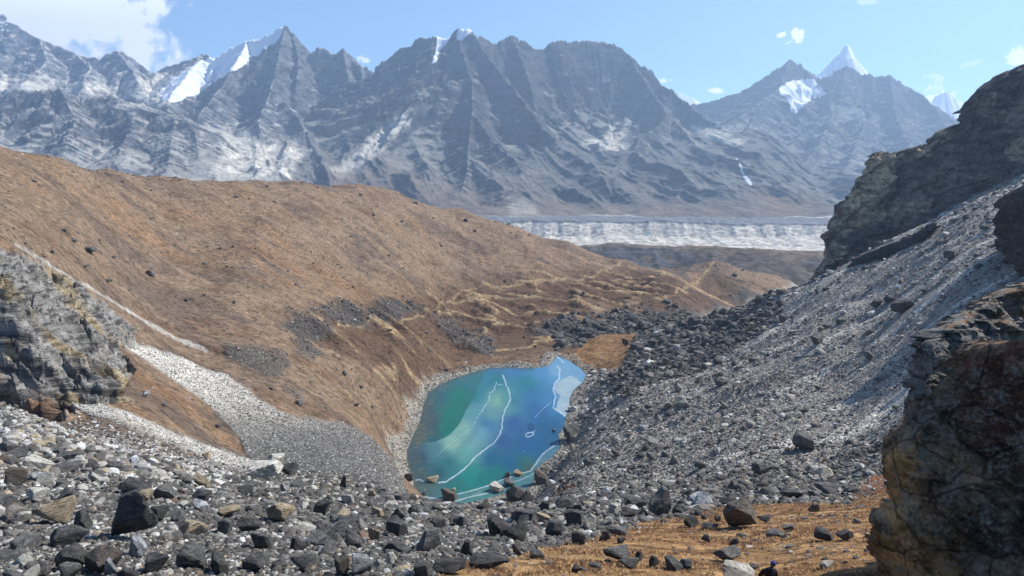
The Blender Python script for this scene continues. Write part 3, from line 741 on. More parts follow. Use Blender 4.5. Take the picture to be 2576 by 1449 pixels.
# air
def haze_box():
    bm_v = [(x, y, z) for x in (-9500, 9500) for y in (-400, 11500) for z in (-346.5, 1500)]
    f = [(0, 1, 3, 2), (4, 6, 7, 5), (0, 4, 5, 1), (2, 3, 7, 6), (0, 2, 6, 4), (1, 5, 7, 3)]
    s = NT('haze')
    v = s.n('ShaderNodeVolumePrincipled', {'Color': (.54, .74, 1.0, 1), 'Density': HAZE, 'Anisotropy': .35})
    s.t.links.new(v.outputs[0], s.out.inputs['Volume'])
    me = bpy.data.meshes.new('haze'); me.from_pydata(bm_v, [], f); me.materials.append(s.m)
    o = bpy.data.objects.new('haze', me); C.objects.link(o); props(o, 'thin blue haze filling the valley air', kind='stuff')
HAZE = 0.000105
haze_box()
# ================================================================ LAKE
def z6(pts): return [(a * .2833 + 1010, b * .2833 + 868) for a, b in pts]
def build_lake():
    x0, x1 = LAKE[:, 0].min() - 3, LAKE[:, 0].max() + 3; y0, y1 = LAKE[:, 1].min() - 3, LAKE[:, 1].max() + 3
    st = .36
    gx, gy = np.meshgrid(np.arange(x0, x1, st), np.arange(y0, y1, st), indexing='ij')
    sdv = sdpoly(gx, gy, LAKE)
    px, py = proj(gx, gy, np.full(gx.shape, LAKE_Z))
    L = [((300,300),(44,96,124)),((450,300),(36,100,114)),((600,290),(40,110,125)),((500,450),(20,112,104)),((430,600),(18,112,102)),((400,750),(16,110,106)),((250,700),(42,74,92)),((200,600),(60,80,90)),((150,800),(84,96,88)),((240,840),(34,86,104)),((330,480),(40,92,106)),((180,740),(70,88,88))]
    R = [((850,220),(52,108,158)),((1000,220),(56,116,182)),((1250,220),(70,135,200)),((1400,240),(92,155,214)),((650,450),(36,124,150)),((740,300),(36,115,150)),((600,600),(84,146,166)),((560,750),(116,168,172)),((450,860),(122,172,174)),((300,950),(66,116,138)),((150,1000),(40,74,104)),
         ((850,300),(30,118,138)),((1100,350),(30,122,150)),((850,500),(112,168,166)),((800,620),(90,145,170)),((930,480),(80,150,160)),((1000,480),(52,120,156)),((700,760),(90,148,184)),((560,950),(84,152,162)),((620,870),(100,155,175)),((760,700),(60,120,175)),
         ((1150,450),(44,112,174)),((1200,600),(38,96,162)),((1300,750),(32,90,148)),((1000,700),(42,90,158)),((1100,900),(32,90,154)),((900,850),(44,84,148)),((800,1000),(28,92,138)),((950,1050),(28,92,142)),((1200,900),(32,92,148)),((1350,500),(60,125,190)),
         ((600,1150),(28,128,132)),((700,1200),(24,114,118)),((500,1250),(34,110,118)),((300,1120),(38,88,106)),((200,1150),(48,84,102)),((850,1130),(24,108,118)),((1100,1060),(38,102,108)),((250,1280),(66,106,124)),((400,1050),(44,110,128))]
    bound = z6([(-200,900),(130,880),(290,862),(380,825),(440,790),(520,690),(570,590),(620,500),(680,400),(705,330),(722,250),(700,100),(-200,100)])
    nz = fbm2(gx / 9, gy / 9, 4, 601); nf = fbm2(gx / 1.6, gy / 1.6, 3, 603)
    # drawn-out streaks in the ice
    stx = fbm2((gx * .9 - gy * .25) / 3.0, (gx * .25 + gy * .9) / 30, 4, 605)
    wx_ = px + nz * 9; wy_ = py + nz * 6
    def idw(S, pw=3.2):
        num = 0; den = 0
        for (a, b), cc in S:
            qx, qy = z6([(a, b)])[0]
            w = 1 / (((wx_ - qx) ** 2 + (wy_ - qy) ** 2 * 1.2) + 60) ** (pw / 2)
            num = num + w[..., None] * srgb(*cc); den = den + w
        return num / den[..., None]
    side = smask(px, py, bound, 1.5, nz * 2)
    c = lerp(idw(R), idw(L), side)
    c = c * (1 + .10 * stx[..., None] + .10 * nf[..., None])
    ice = np.zeros(gx.shape)
    def line(pts, wid, jag=1.0, strength=1.0, broken=0.0):
        nonlocal ice
        q = z6(pts)
        d, s, _ = seg_dist(px + fbm2(gx / 1.3, gy / 1.3, 3, 611) * jag * 1.6 + vn2(gx / 4, gy / 4, 612) * jag * 1.2, py + fbm2(gx / 1.3, gy / 1.3, 3, 613) * jag * .8, q)
        w = wid * .2833 / 2 * .58 * (1 + .35 * fbm2(s / 7, s * 0, 2, 617))
        if broken: w = w * sst(-broken, .25, vn2(s / 2.6, s * 0, 619))
        ice = np.maximum(ice, (1 - sst(w * .55, w * 1.25 + .3, d)) * strength * (w > .15))
    line([(905,270),(912,300),(930,350),(950,400),(965,450),(965,490),(940,540),(915,580),(900,650),(893,740),(870,800),(820,870),(740,930),(650,1000),(600,1060),(560,1100)], 12, 1)
    line([(560,1100),(480,1160),(430,1190),(400,1215),(330,1222)], 20, .8, .8)
    line([(125,1200),(170,1195),(215,1222)], 14, .8, .6)
    line([(850,330),(820,400),(785,430),(775,490),(740,550),(715,590),(670,650),(640,710)], 9, 1.4, .95, .6)
    line([(600,745),(500,830),(400,910),(310,990)], 3.5, .6, .35)
    line([(855,350),(895,352)], 7, .6, .7)
    line([(1380,185),(1405,220),(1400,300),(1360,340),(1350,400),(1372,460),(1355,500),(1350,560),(1400,590),(1460,635)], 13, .8)
    line([(1378,98),(1410,125),(1440,158)], 10, .8, .9)
    line([(1190,640),(1240,580),(1290,540),(1335,500)], 6, .8, .5)
    line([(1104,806),(1112,786),(1140,776),(1170,772),(1168,795),(1140,812),(1115,820),(1104,806)], 9, .8, .95)
    line([(1170,772),(1190,755)], 5, .5, .7)
    line([(1085,940),(1095,942)], 5, .5, .8)
    line([(500,1322),(650,1285),(800,1240),(900,1195),(1000,1160),(1150,1115),(1190,1060),(1240,980),(1300,930),(1400,870)], 15, .9, .72)
    line([(200,1348),(330,1366),(480,1385),(600,1350),(720,1325),(860,1290)], 20, .9, .62)
    line([(560,1370),(640,1330),(700,1300)], 6, .9, .5)
    line([(900,1240),(1050,1200),(1160,1150),(1260,1060)], 12, .9, .45)
    shelf = smask(px, py, z6([(480,1330),(650,1290),(800,1245),(900,1200),(1000,1165),(1150,1120),(1195,1060),(1240,985),(1400,875),(1500,900),(1500,1350),(400,1500),(100,1450),(180,1345),(350,1370)]), 1.5, nz * 2)
    plate = smask(px, py, z6([(1340,380),(1380,330),(1450,290),(1500,275),(1560,300),(1605,350),(1540,400),(1500,470),(1510,560),(1470,635),(1410,595),(1372,560),(1385,500),(1400,450),(1368,430)]), 1.8, nz * 5 + nf * 2)
    skin = smask(px, py, z6([(1290,200),(1300,130),(1375,60),(1700,100),(1700,400),(1480,640),(1380,590),(1380,400),(1400,300)]), 4, nz * 3)
    frost = .6 + .4 * fbm2(gx / 3.5, gy / 3.5, 4, 621)
    c = lerp(c, srgb(118, 165, 214), skin * .55)
    c = lerp(c, srgb(110, 150, 172), shelf * .55 * frost)
    c = lerp(c, srgb(168, 198, 226), plate * (.30 + .6 * frost))
    dark = smask(px, py, z6([(1118,700),(1150,690),(1182,710),(1190,745),(1165,768),(1130,765),(1112,735)]), 1.0)
    c = lerp(c, srgb(24, 72, 128), dark * .7)
    shallow = (1 - sst(1.0, 7.0, sdv + nz * 3)) * (px < 1340) * (1 - shelf)
    c = lerp(c, srgb(70, 84, 82), shallow * .65)
    stn = sst(.2, .45, fbm2(gx / 1.1, gy / 1.1, 3, 631)) * (1 - sst(3, 12, sdv)) * (px < 1200)
    c = lerp(c, srgb(110, 112, 96), stn * .5)
    c = lerp(c * np.array([.84, .72, .55]) * (1 + .12 * fbm2(gx / .8, gy / .8, 3, 633)[..., None]), srgb(190, 204, 216), np.clip(ice, 0, 1) * .78)
    gl = np.clip(ice + plate * .7 + shelf * .3, 0, 1)
    F = grid_faces(*gx.shape); keep = (sdv.ravel()[F] > -2.2).any(1); F = F[keep]
    V = np.stack([gx, gy, np.full(gx.shape, LAKE_Z)], -1).reshape(-1, 3)
    us, inv = submesh(V, F)
    s = NT('lake_ice'); p = s.pos(); col = s.attr('Col'); rg = s.attr('ice', 'Fac')
    b = s.bump(s.noise(s.mapping(p, (1.4, .5, 1)), 1.1, 4, .6), .12, .2)
    mt = s.bsdf(col, s.rng(rg, 0, 1, .22, .7), b, .15)
    o = mesh_np('lake', V[us], inv, mt, True, c.reshape(-1, 3)[us], extra={'ice': gl.ravel()[us]})
    # faces are wound the other way round on this grid when seen from above
    props(o, 'small frozen turquoise and deep blue lake with white cracks in its ice', kind='structure')
build_lake()

# ================================================================ ROCK SHAPES
def ico(n):
    import bmesh
    bm = bmesh.new(); bmesh.ops.create_icosphere(bm, subdivisions=n, radius=1)
    v = np.array([q.co[:] for q in bm.verts]); f = np.array([[q.index for q in g.verts] for g in bm.faces]); bm.free()
    return v / np.linalg.norm(v, axis=1, keepdims=True), f
ICO = {n: ico(n) for n in (1, 2, 3, 4, 5)}
OCT = (np.array([(1,0,0),(-1,0,0),(0,1,0),(0,-1,0),(0,0,1),(0,0,-1)], float), np.array([(0,2,4),(2,1,4),(1,3,4),(3,0,4),(2,0,5),(1,2,5),(3,1,5),(0,3,5)]))
def rock_shape(level, seed, planes=11, blocky=.6, rough=.0, cap=1.35):
    r = np.random.default_rng(seed); d, f = ICO[level] if level else OCT
    n = r.normal(size=(planes, 3)); n /= np.linalg.norm(n, axis=1, keepdims=True)
    ax = np.array([(1,0,0),(-1,0,0),(0,1,0),(0,-1,0),(0,0,1),(0,0,-1)], float) + r.normal(size=(6, 3)) * .16
    ax /= np.linalg.norm(ax, axis=1, keepdims=True)
    N = np.concatenate([n, ax]); off = np.concatenate([r.uniform(.55, 1.0, planes), r.uniform(.66, .95, 6) / max(blocky, .3) * .6])
    k = off[None] / np.maximum(d @ N.T, .02)
    rad = np.minimum(k.min(1), cap)
    v = d * rad[:, None]
    if rough:
        v = v * (1 + rough * fbm3(v * 2.2 + seed, 3, seed)[:, None]) 
        v = v + d * (rough * .35 * fbm3(v * 7 + seed, 3, seed + 9)[:, None])
    v /= np.abs(v).max(0)[None]
    return v, f
PROTO0 = [rock_shape(0, 40 + i, 6) for i in range(10)]
PROTO1 = [rock_shape(1, 60 + i, 9) for i in range(14)]
PROTO2 = [rock_shape(2, 80 + i, 10) for i in range(14)]

def rand_rot(n, rng, tilt):
    a = rng.uniform(0, 2 * np.pi, n); ca, sa = np.cos(a), np.sin(a)
    Rz = np.zeros((n, 3, 3)); Rz[:, 0, 0] = ca; Rz[:, 0, 1] = -sa; Rz[:, 1, 0] = sa; Rz[:, 1, 1] = ca; Rz[:, 2, 2] = 1
    t = rng.normal(0, tilt, n); b = rng.uniform(0, 2 * np.pi, n)
    kx, ky = np.cos(b), np.sin(b); c, s_ = np.cos(t), np.sin(t)
    Rt = np.zeros((n, 3, 3))
    Rt[:, 0, 0] = c + kx * kx * (1 - c); Rt[:, 0, 1] = kx * ky * (1 - c); Rt[:, 0, 2] = ky * s_
    Rt[:, 1, 0] = kx * ky * (1 - c); Rt[:, 1, 1] = c + ky * ky * (1 - c); Rt[:, 1, 2] = -kx * s_
    Rt[:, 2, 0] = -ky * s_; Rt[:, 2, 1] = kx * s_; Rt[:, 2, 2] = c
    return Rt @ Rz

def bake(name, pos, size, col, protos, rng, label, kind='stuff', tilt=.35, flat=(.45, .9), mat=None):
    n = len(pos)
    if not n: return None
    R = rand_rot(n, rng, tilt)
    sc = np.stack([rng.uniform(.75, 1.25, n), rng.uniform(.6, 1.0, n), rng.uniform(flat[0], flat[1], n)], 1) * size[:, None] * .5
    pid = rng.integers(0, len(protos), n)
    VV, FF, CC = [], [], []; base = 0
    for k, (v, f) in enumerate(protos):
        m = np.where(pid == k)[0]
        if not len(m): continue
        w = v[None] * sc[m][:, None]
        w = np.einsum('nij,nkj->nki', R[m], w) + pos[m][:, None]
        VV.append(w.reshape(-1, 3)); nv = len(v)
        FF.append((f[None] + (np.arange(len(m)) * nv)[:, None, None] + base).reshape(-1, 3)); base += len(m) * nv
        CC.append(np.repeat(col[m], nv, 0))
    o = mesh_np(name, np.concatenate(VV), np.concatenate(FF), mat or M['stones'], False, np.concatenate(CC))
    if kind: props(o, label, kind=kind)
    else: props(o, label)
    return o

def mat_stones():
    s = NT('stones'); p = s.pos(); col = s.attr('Col')
    n = s.noise(p, 5.0, 5, .7)
    c = s.mul(col, s.rng(n, .3, .7, .62, 1.38))
    b = s.bump(n, .5, .12)
    return s.bsdf(c, .9, b, .2)
M['stones'] = mat_stones()

def mat_boulder(name, c1, c2, lich=.35, lc=(.42, .43, .40), spec=.25):
    """weathered rock: patches of a second tone, pale lichen specks, fine cracks; varies per object"""
    s = NT(name)
    oi = s.n('ShaderNodeObjectInfo').outputs['Random']; tc = s.n('ShaderNodeTexCoord').outputs['Object']
    off = s.n('ShaderNodeCombineXYZ', {0: s.math('MULTIPLY', oi, 37.0), 1: s.math('MULTIPLY', oi, 91.0), 2: s.math('MULTIPLY', oi, 13.0)}).outputs[0]
    v = s.n('ShaderNodeVectorMath', {0: tc, 1: off}, operation='ADD').outputs[0]
    n1 = s.noise(v, 1.6, 6, .65, .3); n2 = s.noise(v, 9.0, 5, .75); n3 = s.noise(s.mapping(v, (1, 1, 4.5), (.35, .2, 0)), 2.2, 6, .7)
    c = s.mix(s.rng(n1, .42, .6), (*srgb(*c1), 1), (*srgb(*c2), 1))
    c = s.mul(c, s.rng(n3, .35, .65, .6, 1.35))
    c = s.mul(c, s.rng(n2, .3, .7, .65, 1.35))
    sp = s.rng(s.math('ADD', s.math('MULTIPLY', s.noise(v, 14, 3, .8), .6), s.math('MULTIPLY', n1, .4)), .56, .62)
    c = s.mix(s.math('MULTIPLY', sp, lich), c, (*lc, 1))
    c = s.mul(c, s.rng(oi, 0, 1, .8, 1.2))
    cr = s.vor(s.mapping(v, (1, 1, 1.8), (.4, .3, 0)), 1.3, 'DISTANCE_TO_EDGE')
    ck = s.rng(cr, 0, .03, 0, 1)
    c = s.mul(c, s.rng(ck, 0, 1, .55, 1))
    b = s.bump(s.math('ADD', s.math('MULTIPLY', n3, .7), s.math('MULTIPLY', n1, .6)), .8, .35)
    b = s.bump(ck, .5, .05, b); b = s.bump(n2, .7, .06, b)
    return s.bsdf(c, .88, b, spec)
M['dark'] = mat_boulder('dark_rock', (68, 67, 67), (92, 90, 88), .5, (.20, .20, .19))
M['mid'] = mat_boulder('grey_rock', (92, 92, 92), (114, 112, 108), .4, (.33, .33, .31))
M['pale'] = mat_boulder('pale_rock', (176, 172, 160), (196, 192, 182), .3, (.60, .59, .55))
M['tan'] = mat_boulder('tan_rock', (158, 143, 118), (176, 162, 138), .2, (.50, .44, .34))
M['slate'] = mat_boulder('slate_rock', (88, 86, 84), (110, 106, 100), .4, (.30, .30, .28))
M['white'] = mat_boulder('white_rock', (186, 188, 190), (120, 122, 126), .3, (.70, .70, .70))
M['brown'] = mat_boulder('brown_rock', (94, 85, 76), (84, 80, 76), .3, (.30, .26, .22))
PAL = {'dark': (84, 82, 79), 'mid': (112, 108, 103), 'pale': (160, 157, 150), 'tan': (150, 137, 115), 'white': (190, 189, 187), 'brown': (106, 90, 78)}

# ================================================================ RUBBLE (too many to count)
def sample(n, u0, u1, Y0, Y1, rng):
    u = rng.uniform(u0, u1, n); Y = np.exp(rng.uniform(math.log(Y0), math.log(Y1), n))
    x = u * Y
    z, m = near(x, Y, True)
    return x, Y, z, m
def pal_pick(n, rng, w):
    keys = list(PAL); W = np.stack([np.broadcast_to(w.get(k, 0.0), (n,)) for k in keys], 1); W = W / W.sum(1, keepdims=True)
    c = (W.cumsum(1) < rng.random(n)[:, None]).sum(1).clip(0, len(keys) - 1)
    base = np.stack([srgb(*PAL[k]) for k in keys])[c]
    return base * rng.uniform(.7, 1.3, n)[:, None], np.array(keys)[c]
def qpix(n, rng, a, b, al=2.0):
    """heavy tailed size in render pixels"""
    t = rng.random(n); return (a ** -al + t * (b ** -al - a ** -al)) ** (-1 / al)

BIG = []      # stones large enough in the picture to be objects of their own: (px size, x, y, z, size, kind, zone)
def rubble():
    rng = np.random.default_rng(5)
    acc = {0: [], 1: [], 2: []}
    zones = {}
    def add(zone, x, Y, z, q, col, key, capm):
        s = q * Y / 795.0
        s = np.minimum(s, capm + 0 * s); q = s * 795 / Y
        ok = (q > 1.1) & inframe(x, Y, z)
        x, Y, z, s, q, col, key = x[ok], Y[ok], z[ok], s[ok], q[ok], col[ok], key[ok]
        big = q > BIGQ
        for i in np.where(big)[0]: BIG.append((q[i], x[i], Y[i], z[i], s[i], key[i], zone))
        k = ~big
        zones.setdefault(zone, []).append((x[k], Y[k], z[k], s[k], q[k], col[k]))
    def inframe(x, y, z):
        a, b = proj(x, y, z); return (a > -620) & (a < 2750) & (b < 1560)
    # foreground talus
    for n, a, b, al in ((90000, 1.5, 4, 2.0), (96000, 3.6, 9, 1.9), (9500, 9, 34, 1.9)):
        n = int(n * 1.12); x, Y, z, m = sample(n, -.90, .68, 19, 150, rng)
        w = m['fg'] * (1 - m['grass']) * (1 - m['g2']) * (1 - m['cliff']) * (m['shore'] > 1) * (1 - m['scree'] * .6)
        k = rng.random(n) < w
        x, Y, z = x[k], Y[k], z[k]; m = {i: j[k] for i, j in m.items()}
        nn = len(x); px, py = m['px'], m['py']
        lightz = np.clip(sst(1000, 300, px) * sst(1300, 1150, py) * .9 + .35 * sst(-.05, .35, m['n1'] + m['n2'] * .5) * sst(1500, 600, px), 0, 1)
        col, key = pal_pick(nn, rng, {'dark': .58 * (1 - lightz * .72), 'mid': .26 + 0 * lightz, 'pale': .08 + .26 * lightz, 'tan': .02 + .05 * lightz, 'white': .02 + .09 * lightz, 'brown': .02 + 0 * lightz})
        capl = np.interp(Y, [25, 45, 70, 100], [4.5, 3.4, 1.7, 1.0]); capr = np.interp(Y, [25, 60, 100], [4.2, 3.2, 2.4])
        add('talus', x, Y, z, qpix(nn, rng, a, b, al) * 1.0, col, key, (capl + (capr - capl) * sst(700, 1150, px)) * rng.uniform(.55, 1, nn))
    # sparse stones on the golden grass
    for n, a, b in ((26000, 1.3, 5), (1500, 5, 16)):
        x, Y, z, m = sample(n, -.1, .66, 20, 95, rng)
        clump = sst(.0, .45, fbm2(x / 5, Y / 5, 4, 701) + .15)
        k = rng.random(n) < m['grass'] * (.06 + .45 * clump)
        x, Y, z = x[k], Y[k], z[k]
        col, key = pal_pick(len(x), rng, {'dark': .45, 'mid': .42, 'pale': .08, 'tan': .02, 'brown': .03})
        add('grass', x, Y, z - .02, qpix(len(x), rng, a, b, 2.4), col, key, 2.0)
    # right-hand scree
    for n, a, b, al in ((210000, 1.1, 2.3, 2.2), (30000, 2.3, 4.5, 2.3), (3600, 4.5, 15, 2.6)):
        x, Y, z, m = sample(n, .02, .80, 70, 440, rng)
        rib = fbm2((x * .25 + Y) / 9, (x - .25 * Y) / 60, 4, 711)
        fine = sst(-.1, .3, rib) * sst(1500, 1900, m['px']) * .8                      # fine gravel runs
        w = m['scree'] * (1 - m['dark'] * 0.0) * (1 - fine * (.55 if a < 2 else .85)) * (m['shore'] > 1)
        k = rng.random(n) < w * (.55 + .45 * sst(2300, 1700, m['px']))
        x, Y, z, rib = x[k], Y[k], z[k], rib[k]; m = {i: j[k] for i, j in m.items()}
        dk = np.clip(m['dark'] + sst(1300, 1150, m['px'] * .0 + m['py']) * 0, 0, 1)
        col, key = pal_pick(len(x), rng, {'dark': (.20 + .7 * dk) * (1.5 - sst(-.3, .3, rib)) * (.6 + .8 * sst(1900, 1500, m['px'])), 'mid': .42 * (1 - .5 * dk), 'pale': .16 * (1 - .8 * dk) * (.5 + 1.6 * sst(-.15, .3, rib)), 'white': .12 * (1 - .8 * dk) * (.4 + 1.8 * sst(-.1, .35, rib)), 'brown': .02 + 0 * dk})
        add('scree', x, Y, z, qpix(len(x), rng, a, b, al), col, key, np.interp(Y, [70, 200, 400], [2.6, 3.4, 5]))
    # big dark block field at the far end of the scree, stone patches, shore and chutes
    for n, a, b, al in ((30000, 1.4, 4, 2.0), (7000, 4, 13, 2.0)):
        x, Y, z, m = sample(n, -.05, .50, 250, 560, rng)
        k = rng.random(n) < m['dark'] * (m['shore'] > 1) * .9
        x, Y, z = x[k], Y[k], z[k]
        col, key = pal_pick(len(x), rng, {'dark': .72, 'mid': .24, 'pale': .04})
        add('blocks', x, Y, z, qpix(len(x), rng, a, b, al), col, key, 6.5)
    x, Y, z, m = sample(90000, -.45, .32, 170, 620, rng)
    k = rng.random(len(x)) < m['patch'] ** 1.3 * (m['shore'] > 1)
    col, key = pal_pick(k.sum(), rng, {'dark': .5, 'mid': .38, 'pale': .12})
    add('patch', x[k], Y[k], z[k], qpix(k.sum(), rng, 1.2, 3.5), col, key, 3.0)
    x, Y, z, m = sample(110000, -.66, .0, 120, 330, rng)
    k = rng.random(len(x)) < m['ch'] * .85 * (m['shore'] > 1); low = sst(940, 1120, m['py'][k]) * (1 - m['ch2'][k])
    col, key = pal_pick(k.sum(), rng, {'dark': .06 + .36 * low, 'mid': .22 + .2 * low, 'pale': .5 - .3 * low, 'white': .2 - .08 * low})
    add('chute', x[k], Y[k], z[k], qpix(k.sum(), rng, 1.15, 2.6), col, key, 1.2)
    x, Y, z, m = sample(90000, -.2, .16, 225, 440, rng)
    k = rng.random(len(x)) < m['beach'] * .6 * (m['shore'] > .3)
    col, key = pal_pick(k.sum(), rng, {'mid': .45, 'pale': .35, 'white': .08, 'dark': .12})
    add('beach', x[k], Y[k], z[k], qpix(k.sum(), rng, 1.15, 3.0), col, key, 1.5)
    # small stones dotted over the brown hillside
    x, Y, z, m = sample(60000, -.72, .35, 150, 760, rng)
    cl = sst(.05, .5, fbm2(x / 22, Y / 22, 4, 721))
    k = rng.random(len(x)) < (.05 + .22 * cl) * (1 - m['ch']) * (1 - m['cliff']) * (m['shore'] > 12) * (1 - m['scree'])
    col, key = pal_pick(k.sum(), rng, {'dark': .55, 'mid': .33, 'pale': .12})
    add('hill', x[k], Y[k], z[k], qpix(k.sum(), rng, 1.1, 4.5, 2.6), col, key, 3.5)
    info = {'talus': ('talus_rubble', 'dense rubble of grey broken stones covering the slope below the camera'),
            'grass': ('scattered_stones', 'small stones scattered over the golden grass'),
            'scree': ('scree_rubble', 'grey loose stones covering the steep scree slope'),
            'blocks': ('block_rubble', 'dark broken blocks beyond the lake at the foot of the scree'),
            'patch': ('stone_patch', 'patches of dark stones on the brown valley side'),
            'chute': ('chute_gravel', 'pale gravel of the scree chute'),
            'beach': ('shore_pebbles', 'pale stones along the lake shore'),
            'hill': ('hillside_stones', 'small dark stones dotted over the brown hillside')}
    for zn, L in zones.items():
        x, Y, z, s, q, col = [np.concatenate([l[i] for l in L]) for i in range(6)]
        lv = np.where(q < 2.3, 0, np.where(q < 8, 1, 2))
        first = True
        parts = []
        R2 = np.random.default_rng(9)
        VV = None
        bake_multi(info[zn][0], np.stack([x, Y, z + s * .10], 1), s, col, lv, R2, info[zn][1])
def bake_multi(name, pos, size, col, lv, rng, label):
    VV, FF, CC = [], [], []; base = 0
    for L, protos in enumerate((PROTO0, PROTO1, PROTO2)):
        idx = np.where(lv == L)[0]
        if not len(idx): continue
        n = len(idx); R = rand_rot(n, rng, .38); s = size[idx]
        sc = np.stack([rng.uniform(.8, 1.3, n), rng.uniform(.6, 1.0, n), rng.uniform(.38, .85, n)], 1) * s[:, None] * .5
        pid = rng.integers(0, len(protos), n)
        for k, (v, f) in enumerate(protos):
            m = np.where(pid == k)[0]
            if not len(m): continue
            w = np.einsum('nij,nkj->nki', R[m], v[None] * sc[m][:, None]) + pos[idx[m]][:, None]
            VV.append(w.reshape(-1, 3)); nv = len(v)
            FF.append((f[None] + (np.arange(len(m)) * nv)[:, None, None] + base).reshape(-1, 3)); base += len(m) * nv
            CC.append(np.repeat(col[idx[m]], nv, 0))
    o = mesh_np(name, np.concatenate(VV), np.concatenate(FF), M['stones'], False, np.concatenate(CC))
    props(o, label, kind='stuff')
BIGQ = 13.0
rubble()
print('rubble', time.time() - T0, 'big', len(BIG), {z: sum(1 for b in BIG if b[6] == z) for z in ('talus','grass','scree','blocks')})
# ================================================================ BOULDERS AS OBJECTS
def rock_mesh(name, level, seed, **kw):
    v, f = rock_shape(level, seed, **kw)
    me = bpy.data.meshes.new(name); me.from_pydata(v.tolist(), [], f.tolist())
    me.polygons.foreach_set('use_smooth', np.ones(len(f), bool))
    me.materials.append(None)
    try: me.set_sharp_from_angle(angle=math.radians(24))
    except Exception: pass
    return me
RM = {'block': [rock_mesh('boulder', 4, 300 + i, planes=11, blocky=.52, rough=.07, cap=1.35) for i in range(5)],
      'rough': [rock_mesh('boulder', 4, 320 + i, planes=13, blocky=.5, rough=.10, cap=1.25) for i in range(5)],
      'wedge': [rock_mesh('boulder', 4, 340 + i, planes=9, blocky=.5, rough=.07, cap=1.5) for i in range(5)],
      'round': [rock_mesh('boulder', 4, 360 + i, planes=22, blocky=.45, rough=.07, cap=1.12) for i in range(4)]}
for i, me in enumerate(RM['wedge']):
    co_ = np.array([v.co[:] for v in me.vertices]); t = (co_[:, 2] + 1) / 2
    co_[:, 0] *= 1.05 - .62 * t; co_[:, 1] *= 1.0 - .45 * t; co_[:, 0] += (.35 if i % 2 else -.35) * t
    me.vertices.foreach_set('co', co_.ravel()); me.update()

def ground_hit(px, py, Y0, Y1):
    Y = np.exp(np.linspace(math.log(Y0), math.log(Y1), 500))
    q = P(px, py, Y); z = near(q[:, 0], Y, False)
    if 1000 < px < 1480: z = np.maximum(z, LAKE_Z)
    below = q[:, 2] <= z
    i = int(np.argmax(below)) if below.any() else len(Y) - 1
    return q[i, 0], Y[i], z[i]
NAMED_RECT = []
def boulder(px, pyb, w, h, kind, label, shape='block', Yr=None, depth=.8, rot=None, tilt=(0, 0), sink=.12, name='boulder', cat='boulder', group=None, seed=None):
    if Yr is None: Yr = (22, 140) if pyb > 1150 and not (px > 1690 and pyb < 1255) else (140, 1000)
    x, y, z = ground_hit(px, pyb, *Yr)
    d = y / (cP + (CY - pyb) / FP * sP)
    if Yr is HL:
        w, h = w * .85, h * .62
        if kind == 'dark': kind = 'slate'
        if shape == 'round': shape = 'rough'
    W, Hh = w * d / FP, h * d / FP
    r = random.Random(int(px * 7 + pyb))
    me = RM[shape][(seed if seed is not None else r.randrange(99)) % len(RM[shape])]
    o = bpy.data.objects.new(name, me); C.objects.link(o)
    o.material_slots[0].link = 'OBJECT'; o.material_slots[0].material = M[kind]
    Hh = Hh * (1 + sink); D = W * depth
    o.scale = (W / 2, D / 2, Hh / 2)
    o.location = (x, y + D * .38, max(z, near(np.array([x]), np.array([y + D * .38]), False)[0] if y < 900 else z) * .5 + z * .5 + Hh * (.5 - sink))
    o.rotation_euler = (math.radians(tilt[0] or r.uniform(-12, 12)), math.radians(tilt[1] or r.uniform(-14, 14)), math.radians(r.uniform(-40, 40) if rot is None else rot))
    props(o, label, cat, group)
    NAMED_RECT.append((px - w / 2, pyb - h, px + w / 2, pyb))
    return o
SH = (200, 430)       # around the lake
HL = (150, 900)
B = boulder
# --- foreground talus, left
B(298,1364,166,112,'dark','biggest boulder at the lower left, charcoal with a flat sloping top and shadowed front','wedge',rot=8,seed=1)
B(127,1324,106,60,'tan','large tan boulder with a dark underside left of the biggest charcoal boulder','block')
B(197,1344,72,60,'dark','dark wedge wedged between the tan boulder and the biggest charcoal boulder','wedge')
B(157,1378,92,52,'dark','wide dark boulder below the large tan boulder at the lower left','rough')
B(338,1404,56,56,'white','white and grey mottled boulder standing below the biggest charcoal boulder','rough')
B(363,1264,38,32,'tan','small cream boulder perched on the upper right end of the biggest charcoal boulder','round')
B(334,1252,84,42,'dark','dark crusty slab just above the biggest charcoal boulder','rough')
B(85,1267,58,36,'pale','pale blunt boulder above the large tan boulder','block')
B(25,1224,62,42,'brown','rusty brown boulder at the left edge','rough')
B(47,1207,34,28,'tan','sandy block behind the rusty brown boulder at the left edge','block')
B(172,1440,94,70,'dark','tall dark boulder with a steep shaded face near the bottom left','wedge')
B(250,1444,98,66,'brown','brownish boulder leaning beside the tall dark one near the bottom left','rough')
B(168,1462,58,44,'mid','round grey boulder cut by the bottom edge, in front of the tall dark one','round')
B(274,1452,42,44,'white','white angular block at the bottom edge right of the brownish boulder','wedge')
B(382,1444,80,42,'dark','dark flat boulder at the bottom edge below the white mottled one','block')
B(477,1432,80,50,'mid','large grey boulder with a pale rim near the bottom, left of centre','rough')
B(547,1448,60,48,'dark','dark blocky boulder at the bottom edge right of the pale rimmed one','block')
B(482,1396,50,32,'mid','grey boulder resting behind the pale rimmed boulder','wedge')
B(700,1318,74,48,'tan','smooth tan oval boulder in the middle of the left talus','round',rot=-12,seed=1)
B(568,1304,60,26,'tan','long low sandy slab left of the smooth tan oval boulder','block')
B(500,1290,46,32,'white','white rounded block in the left talus above the long sandy slab','round')
B(505,1264,66,30,'dark','broad dark boulder above the white rounded block','rough')
B(410,1264,66,48,'mid','grey ridged boulder right of the small cream boulder','wedge')
